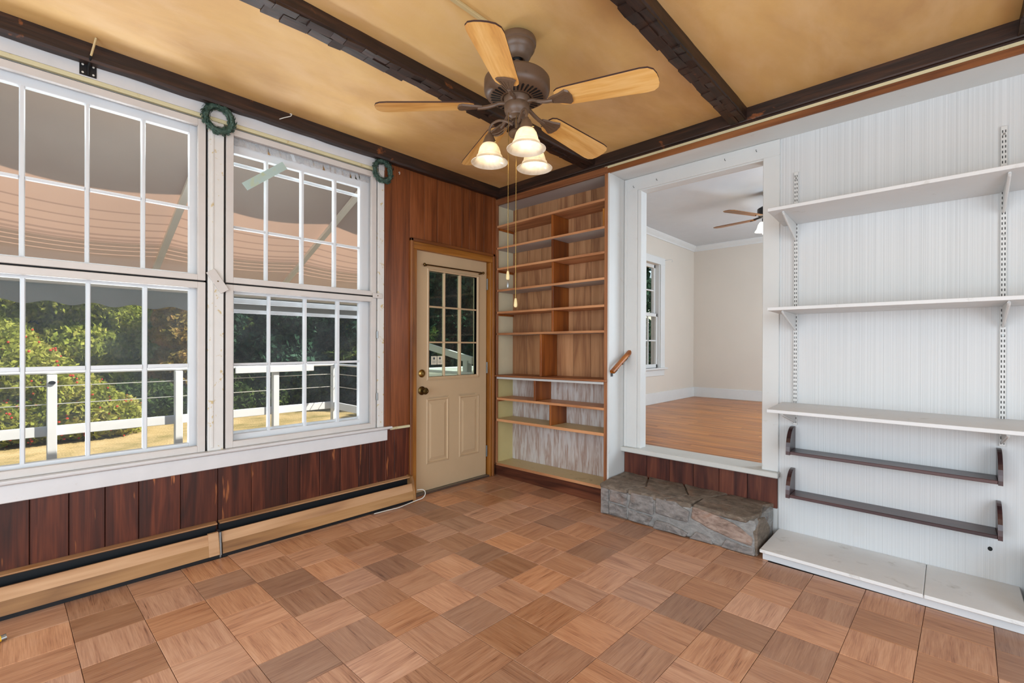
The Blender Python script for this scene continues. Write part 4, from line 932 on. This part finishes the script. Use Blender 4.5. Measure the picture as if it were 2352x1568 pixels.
for k in range(5):
    a0 = R(172+72*k); bm = N()
    pts = [(.16, .05), (.16, -.05), (.55, -.064), (.59, -.04), (.60, 0), (.59, .04), (.55, .064)]
    T2 = lambda x, y, z: (FC2.x+x*math.cos(a0)-y*math.sin(a0), FC2.y+x*math.sin(a0)+y*math.cos(a0), z)
    lo = [bm.verts.new(T2(x, y, 2.58-.1*y)) for x, y in pts]; hi = [bm.verts.new(T2(x, y, 2.586-.1*y)) for x, y in pts]; bm.faces.new(lo); bm.faces.new(hi)
    for i in range(len(pts)): bm.faces.new((lo[i], lo[(i+1) % len(pts)], hi[(i+1) % len(pts)], hi[i]))
    add('blade', bm, M['blade2'], f2)
    bm = N(); tube(bm, [T2(.08, 0, 2.60), T2(.2, 0, 2.581)], .01, 6); add('blade_iron', bm, M['pewter'], f2)
M['bulb2'] = emit('lit_far_shade', '#FFF0D6', 5)
for k in range(3):
    a0 = R(223+120*k); c = (FC2.x+.075*math.cos(a0), FC2.y+.075*math.sin(a0), 2.43); bm = N(); tube(bm, [(FC2.x, FC2.y, 2.59), (FC2.x+.08*math.cos(a0), FC2.y+.08*math.sin(a0), 2.56), (c[0], c[1], 2.52)], .007, 6); add('lamp_arm', bm, M['pewter'], f2)
    add('glass_shade', lathe(N(), [(0, .10), (.03, .095), (.045, .07), (.055, .03), (.075, 0), (0, .02)], c, 20), M['bulb2'], f2, smooth=True)

# ------------------------------------------------------------------ walls behind the camera with their windows
def holed(name, fixed0, fixed1, axis, a0, a1, h0, h1, label, n):
    bm = N(); z0, z1 = .12, 2.44
    segs = ((a0, h0, 0, CZ), (h1, a1, 0, CZ), (h0, h1, 0, z0), (h0, h1, z1, CZ))
    for p, q, r, s in segs:
        if axis == 'x': box(bm, p, q, fixed0, fixed1, r, s)
        else: box(bm, fixed0, fixed1, p, q, r, s)
    w = add(name, bm, M['plainwall'], label=label, kind='structure')
    bm = N(); m0 = (fixed0+fixed1)/2
    for c in [h0+.03+(h1-h0-.06)*i/3 for i in range(4)]:
        if axis == 'x': box(bm, c-.03, c+.03, m0-.03, m0+.03, z0, z1)
        else: box(bm, m0-.03, m0+.03, c-.03, c+.03, z0, z1)
    for zz in (z0+.03, z1-.03, 1.6):
        if axis == 'x': box(bm, h0, h1, m0-.02, m0+.02, zz-.03, zz+.03)
        else: box(bm, m0-.02, m0+.02, h0, h1, zz-.03, zz+.03)
    wn_ = thing('window_%d' % n, 'window of '+label, loc=(m0 if axis == 'y' else (h0+h1)/2, m0 if axis == 'x' else (h0+h1)/2, z0), kind='structure'); add('frame', bm, M['sash'], wn_)
holed('wall_front', -5.42, -5.30, 'x', -.15, 5.0, .7, 4.1, 'cream wall behind the camera', 4)
holed('wall_right', 4.90, 5.02, 'y', -5.42, .08, -4.7, -1.3, 'cream wall to the right of the camera', 5)

# ------------------------------------------------------------------ outside: awning, railing, lawn, plants
def lawn_mat():
    m, nt, nd, lk, bs = mat_new('dry_lawn'); v, _ = coords(nd, lk, False)
    n = noise_n(nd, lk, v, 1.2, 8, .65); r = ramp(nd, [(.35, srgb('#8C7E4A')), (.55, srgb('#BFA571')), (.75, srgb('#CDB98C'))]); lk.new(n, r.inputs[0]); lk.new(r.outputs[0], bs.inputs['Base Color']); bs.inputs['Roughness'].default_value = .95
    bump_n(nd, lk, bs, noise_n(nd, lk, v, 30, 5), .6, .05); return m
bm = N(); box(bm, -40, -.2, -30, 30, -1.0, -.6); lawn = add('ground', bm, lawn_mat(), label='dry tan lawn outside the windows', kind='structure')
DKX = -4.2
add('deck', B(-3.6, -.16, -6.5, .35, -.10, -.03), M['deck'], label='grey deck floor outside the windows', kind='structure')
def awning_mat():
    m, nt, nd, lk, bs = mat_new('beige_awning_canvas'); nd.remove(bs); tc = nd.new('ShaderNodeTexCoord'); v = tc.outputs['UV']
    n = noise_n(nd, lk, tc.outputs['Object'], 3, 6, .6); c1 = mix(nd, lk, n, srgb('#B3AB9F'), srgb('#C7BEB2'))
    # rolled-up creases: darker lines along the fabric
    sx = nd.new('ShaderNodeSeparateXYZ'); lk.new(v, sx.inputs[0]); cur = None
    for u0, w_4 in ((.56, .003), (.605, .003), (.645, .0035), (.685, .005), (.708, .006), (.722, .004), (.90, .003), (.915, .003)):
        d = nd.new('ShaderNodeMath'); d.operation = 'SUBTRACT'; lk.new(sx.outputs[0], d.inputs[0]); d.inputs[1].default_value = u0
        a_ = nd.new('ShaderNodeMath'); a_.operation = 'ABSOLUTE'; lk.new(d.outputs[0], a_.inputs[0])
        l = nd.new('ShaderNodeMath'); l.operation = 'LESS_THAN'; lk.new(a_.outputs[0], l.inputs[0]); l.inputs[1].default_value = w_4
        if cur is None: cur = l.outputs[0]
        else:
            mx = nd.new('ShaderNodeMath'); mx.operation = 'MAXIMUM'; lk.new(cur, mx.inputs[0]); lk.new(l.outputs[0], mx.inputs[1]); cur = mx.outputs[0]
    f = nd.new('ShaderNodeMath'); f.operation = 'MULTIPLY'; lk.new(cur, f.inputs[0]); f.inputs[1].default_value = .45
    c2 = mix(nd, lk, f.outputs[0], c1, srgb('#6B625A'))
    df = nd.new('ShaderNodeBsdfDiffuse'); lk.new(c2, df.inputs[0]); tl = nd.new('ShaderNodeBsdfTranslucent')
    ct = mix(nd, lk, f.outputs[0], srgb('#DDB094'), srgb('#96786A')); lk.new(ct, tl.inputs[0])
    ms = nd.new('ShaderNodeMixShader'); front_mix = nd.new('ShaderNodeMapRange'); lk.new(sx.outputs[0], front_mix.inputs[0]); front_mix.inputs[1].default_value = .722; front_mix.inputs[2].default_value = .732; front_mix.inputs[3].default_value = .40; front_mix.inputs[4].default_value = .17   # less translucent towards the front bar
    thin = None
    for u0 in (.748, .772, .800):
        d = nd.new('ShaderNodeMath'); d.operation = 'SUBTRACT'; lk.new(sx.outputs[0], d.inputs[0]); d.inputs[1].default_value = u0
        a_ = nd.new('ShaderNodeMath'); a_.operation = 'ABSOLUTE'; lk.new(d.outputs[0], a_.inputs[0]); l = nd.new('ShaderNodeMath'); l.operation = 'LESS_THAN'; lk.new(a_.outputs[0], l.inputs[0]); l.inputs[1].default_value = .0026
        ad_ = nd.new('ShaderNodeMath'); ad_.operation = 'MULTIPLY_ADD'; lk.new(l.outputs[0], ad_.inputs[0]); ad_.inputs[1].default_value = .28; lk.new(thin if thin else front_mix.outputs[0], ad_.inputs[2]); thin = ad_.outputs[0]
    lk.new(thin, ms.inputs[0]); lk.new(df.outputs[0], ms.inputs[1]); lk.new(tl.outputs[0], ms.inputs[2]); lk.new(ms.outputs[0], nd['Material Output'].inputs[0]); return m
aw = thing('awning', 'beige canvas awning outside the windows with a scalloped valance', 'awning', (-1.6, -2.4, 1.6))
ya, yb_ = -5.6, .3; arms = [-4.95, -3.70, -2.45, -1.20, .05]
def awz(x): return 2.99+.385*x
bm = N(); uvl = bm.loops.layers.uv.new('UVMap'); nx, ny = 22, 100; gr = []
for i in range(nx+1):
    x = -.17-2.85*i/nx; row = []
    for j in range(ny+1):
        yy = ya+(yb_-ya)*j/ny; ph = ((yy-arms[0])/1.25) % 1.0
        sag = .055*math.sin(math.pi*ph)*math.sin(math.pi*min(1, i/nx*1.0)*.9+.1)
        row.append(bm.verts.new((x, yy, awz(x)+.045-sag)))
    gr.append(row)
for i in range(nx):
    for j in range(ny):
        f = bm.faces.new((gr[i][j], gr[i][j+1], gr[i+1][j+1], gr[i+1][j]))
        for lp, (a_, b_) in zip(f.loops, ((i, j), (i, j+1), (i+1, j+1), (i+1, j))): lp[uvl].uv = (a_/nx, b_/ny)
M['awning'] = awning_mat(); canvas = add('canvas', bm, M['awning'], aw, smooth='all')
bm = N(); xf = -3.03; pv = None
M['valance'] = paint('grey_valance_cloth', '#8F9494', .8, None)
for j in range(241):
    yy = ya+(yb_-ya)*j/240; zb_ = 1.630+.018*math.cos(2*math.pi*yy/.32)
    cur = [bm.verts.new((xf-.006*math.sin(yy*9), yy, z)) for z in (awz(xf)+.04, 1.76, 1.755, zb_)]
    if pv:
        for q in range(3): bm.faces.new((pv[q], cur[q], cur[q+1], pv[q+1]))
    pv = cur
add('valance', bm, M['valance'], aw)
M['alu'] = paint('pale_awning_metal', '#E6E0D4', .4, None)
for yy in arms:
    bm = N(); prism(bm, [(-.2, awz(-.2)-.02), (-.2, awz(-.2)+.015), (-3.0, awz(-3.0)+.015), (-3.0, awz(-3.0)-.02)], 'y', yy-.026, yy+.026); add('rafter', bm, M['alu'], aw)
bm = N(); tube(bm, [(-3.02, ya, awz(-3.02)), (-3.02, yb_, awz(-3.02))], .022, 8); add('front_bar', bm, M['alu'], aw, smooth=True)
bm = N(); prism(bm, [(-.15, 3.15), (-.99, 3.18), (-.99, 3.24), (-.15, 3.45)], 'y', -6.5, 2.0); add('roof_eave', bm, M['ext_white'], label='roof overhang above the awning', kind='structure')
add('house_front', B(-.17, -.15, -6.0, -3.66, -.6, 3.2), M['ext_white'], label='outer face of the house wall', kind='structure')

rl = thing('deck_railing', 'white post and cable railing around the deck, outside the windows', 'railing', (DKX, -2.3, -.05))
def rail_z(zz): return 1.24+(zz-1.24)*(3.16-DKX)/6.36
for yy in (-4.31, -3.13, -1.95, -.747, .17):
    add('post', B(DKX-.045, DKX+.045, yy-.042, yy+.042, -.62, rail_z(.938), .006), M['ext_white'], rl)
bm = N(); tube(bm, [(DKX, -6.4, rail_z(.958)), (DKX, .17, rail_z(.958))], .017, 8); add('top_bar', bm, M['ext_white'], rl, smooth=True)
bm = N(); tube(bm, [(DKX, .17, rail_z(.958)), (-.2, .17, rail_z(.958))], .017, 8); add('top_bar', bm, M['ext_white'], rl, smooth=True)
for zz in (.826, .650):
    bm = N(); tube(bm, [(DKX, -6.4, rail_z(zz)), (DKX, .17, rail_z(zz))], .005, 6); tube(bm, [(DKX, .17, rail_z(zz)), (-.2, .17, rail_z(zz))], .005, 6); add('cable', bm, M['cable'], rl)
add('lower_board', B(DKX-.075, DKX-.045, -6.4, .17, rail_z(.334), rail_z(.432), .004), M['ext_white'], rl)
bm = N(); box(bm, DKX, -.3, .14, .17, rail_z(.334), rail_z(.432), .004); add('lower_board', bm, M['ext_white'], rl)
add('cap_plank', B(DKX+.045, DKX+.075, -1.30, -.197, rail_z(.885), rail_z(.962), .004), M['ext_white'], rl)
bm = N(); prism(bm, [(-3.13+.030*math.cos(q*math.pi/6), rail_z(.862)+.020*math.sin(q*math.pi/6)) for q in range(12)], 'x', DKX+.045, DKX+.062); add('cable_fitting', bm, M['iron'], rl)
# stair rail seen through the door
sr = thing('stair_railing', 'white sloping stair rail outside the door glass', 'railing', (-1.6, .2, -.05))
bm = N(); prism(bm, [(-.9, 1.02), (-.9, 1.10), (-2.6, 1.42), (-2.6, 1.34)], 'y', .25, .29); add('sloping_rail', bm, M['ext_white'], sr)
add('ledge', B(-2.2, -2.05, .3, 3.4, .86, .92, .004), M['ext_white'], sr); add('ledge_front', B(-2.06, -2.03, .3, 3.4, .60, .86), M['deck'], sr)
for x_, z_ in ((-1.0, 1.06), (-2.5, 1.36)): add('post', B(x_-.04, x_+.04, .23, .31, -.62, z_, .004), M['ext_white'], sr)
for y_ in (1.2, 3.2): add('post', B(-2.17, -2.08, y_-.045, y_+.045, -.62, .86, .004), M['ext_white'], sr)

def leafmat(name, a, b, c, tr_=.35):
    m, nt, nd, lk, bs = mat_new(name); nd.remove(bs); v, _ = coords(nd, lk, False)
    n = noise_n(nd, lk, v, 2.2, 6, .75); r = ramp(nd, [(.35, srgb(a)), (.52, srgb(b)), (.68, srgb(c))]); lk.new(n, r.inputs[0])
    d = nd.new('ShaderNodeBsdfDiffuse'); lk.new(r.outputs[0], d.inputs[0]); t_ = nd.new('ShaderNodeBsdfTranslucent'); lk.new(r.outputs[0], t_.inputs[0])
    ms = nd.new('ShaderNodeMixShader'); ms.inputs[0].default_value = tr_; lk.new(d.outputs[0], ms.inputs[1]); lk.new(t_.outputs[0], ms.inputs[2]); lk.new(ms.outputs[0], nd['Material Output'].inputs[0]); return m
M['leaf_l'] = leafmat('bright_shrub_leaf', '#6E7A2C', '#9FA347', '#CDC272'); M['leaf_c'] = leafmat('olive_conifer', '#4E5F22', '#9AA346', '#DACD70')
M['leaf_d'] = leafmat('shaded_tree_leaf', '#203428', '#375440', '#587562', .25); M['leaf_o'] = leafmat('autumn_leaf', '#6E6A30', '#A08848', '#C6905C')  # leaf_d: the shade on these trees is put into a darker leaf colour
M['leaf_w'] = leafmat('mid_green_woodland', '#2C3B20', '#4C5F33', '#7A8448', .25)
M['bark'] = paint('grey_bark', '#5C5147', .9, '#3E362F', 12, .5, bump=.4)
M['berry'] = paint('red_berry', '#C5442F', .4, None, bump=0)
import numpy as np
def leafcloud(name, blobs, n, size, seed, mat, parent, droop=0):
    """n small leaf quads spread through the blobs (nobody could count them): one part"""
    g_ = np.random.default_rng(seed); bl = np.array(blobs)[g_.integers(0, len(blobs), n)]
    d = g_.normal(size=(n, 3)); d /= np.linalg.norm(d, axis=1)[:, None]; d *= (g_.random(n)**.3)[:, None]
    c = bl[:, :3]+d*bl[:, 3:]; u = g_.normal(size=(n, 3)); u[:, 2] -= droop; u /= np.linalg.norm(u, axis=1)[:, None]
    v = np.cross(u, g_.normal(size=(n, 3))); v /= np.linalg.norm(v, axis=1)[:, None]; L = (size*g_.uniform(.6, 1.35, n))[:, None]
    co = np.stack([c-u*L, c+v*L*.5, c+u*L, c-v*L*.5], 1).reshape(-1, 3); org = np.array([c[:, 0].mean(), c[:, 1].mean(), c[:, 2].min()]); co -= org
    me = bpy.data.meshes.new(name); me.vertices.add(4*n); me.vertices.foreach_set('co', co.ravel()); me.loops.add(4*n); me.loops.foreach_set('vertex_index', np.arange(4*n))
    me.polygons.add(n); me.polygons.foreach_set('loop_start', np.arange(0, 4*n, 4)); me.update(calc_edges=True); me.materials.append(mat)
    return finish(bpy.data.objects.new(name, me), parent, org, None, None, None, 'stuff')
def plant(name, label, cat, blobs, n, size, mat, seed, trunk=True, berries=0, droop=0, group=None):
    rnd = random.Random(seed); x = sum(b[0] for b in blobs)/len(blobs); y_ = sum(b[1] for b in blobs)/len(blobs)
    t = thing(name, label, cat, (x, y_, -.6), group); leafcloud('foliage', blobs, n, size, seed, M[mat], t, droop)
    if trunk:
        bm = N(); top = max(b[2] for b in blobs); tube(bm, [(x, y_, -.62), (x+.03, y_, top*.4), (x, y_+.05, top)], [.12, .09, .03], 7)
        for b in blobs[:8]: tube(bm, [(x, y_, max(-.3, b[2]-.5)), (b[0], b[1], b[2])], [.04, .01], 5)
        add('trunk', bm, M['bark'], t)
    if berries:
        bm = N()
        for _ in range(berries):
            cx, cy_, cz, rx, ry, rz = rnd.choice(blobs); d = Vector((abs(rnd.gauss(0, 1)), rnd.gauss(0, 1), rnd.gauss(0, 1))).normalized()
            bmesh.ops.create_icosphere(bm, subdivisions=1, radius=rnd.uniform(.015, .026), matrix=Matrix.Translation((cx+d.x*rx, cy_+d.y*ry, cz+d.z*rz)))
        add('berries', bm, M['berry'], t, kind='stuff')
    return t
rb_ = random.Random(11)
plant('berry_shrub', 'leafy green shrub dotted with red berries beyond the railing', 'shrub', [(-9.5+rb_.uniform(-.5, .4), -5.4+k*.30, (rb_.uniform(.0, 1.35) if k < 7 else 1.0-.27*(k-6)), .75, .55, .60) for k in range(12)] + [(-9.1, -5.4+k*.30, -.18, .65, .5, .42) for k in range(12)], 60000, .050, 'leaf_l', 5, True, 460)
plant('conifer_tree', 'sunlit olive conifer with drooping twigs behind the berry shrub', 'tree', [(-12.6+rb_.uniform(-.5, .5), -4.0+rb_.uniform(-1.0, .8), .2+k*.26, 1.0, .9, .5) for k in range(18)], 40000, .07, 'leaf_c', 6, True, 0, 1.2, 'trees beyond the lawn')
plant('conifer_tree', 'tall olive conifer with feathery twigs right of the berry shrub', 'tree', [(-13.0+rb_.uniform(-.5, .5), -1.75+rb_.uniform(-.8, .7), .1+k*.28, 1.0, .9, .5) for k in range(18)], 40000, .07, 'leaf_c', 7, True, 0, 1.2, 'trees beyond the lawn')
plant('autumn_tree', 'low tree with orange-brown leaves behind the railing\'s second post', 'tree', [(-12.0+rb_.uniform(-.3, .3), -.35+rb_.uniform(-.35, .35), .1+k*.20, .7, .55, .35) for k in range(13)], 26000, .065, 'leaf_o', 8, True, 0, 0, 'trees beyond the lawn')
for k, (x, y_, lab) in enumerate(((-16.5, -3.6, 'shade-coloured tree at the far left behind the olive conifer'), (-15.5, .4, 'shade-coloured tree behind the orange-brown tree'), (-11.4, 2.4, 'dark evergreen filling the right window\'s left panes'), (-9.6, 5.0, 'dark evergreen filling the right window\'s right panes'), (-7.2, 6.9, 'shade-coloured tree seen through the door glass'), (-3.6, 7.4, 'shade-coloured tree seen through the far room window'), (-11.0, 9.4, 'shade-coloured tree farthest back behind the door glass'), (-7.0, 11.2, 'shade-coloured tree behind the one seen through the door glass'))):
    plant('shaded_tree', lab, 'tree', [(x+rb_.uniform(-.7, .7), y_+rb_.uniform(-.9, .9), -.2+q*.30, 1.1, 1.1, .6) for q in range(20)], 42000, .095, 'leaf_d', 20+k, True, 0, .5, 'shade-coloured trees around the garden')
for k, (y_, lab) in enumerate(((-9.5, 'leftmost'), (-5.0, 'second from left'), (-.5, 'third from left'), (4.0, 'fourth from left'), (8.5, 'fifth from left'), (13.5, 'rightmost'))):
    plant('woodland_tree', 'broad distant green tree closing the garden, %s of the row' % lab, 'tree', [(-20+rb_.uniform(-.6, .6), y_+rb_.uniform(-1.4, 1.4), -.1+q*.36, 1.3, 1.5, .8) for q in range(18)], 30000, .15, 'leaf_w', 50+k, True, 0, 0, 'distant row of trees')
plant('low_hedge', 'low dark green hedge along the far edge of the lawn', 'hedge', [(-10.6+rb_.uniform(-.3, .3), -1.6+k*.42, -.25+rb_.uniform(-.1, .25), .55, .5, .5) for k in range(18)], 42000, .06, 'leaf_w', 71, True, 0, 0)
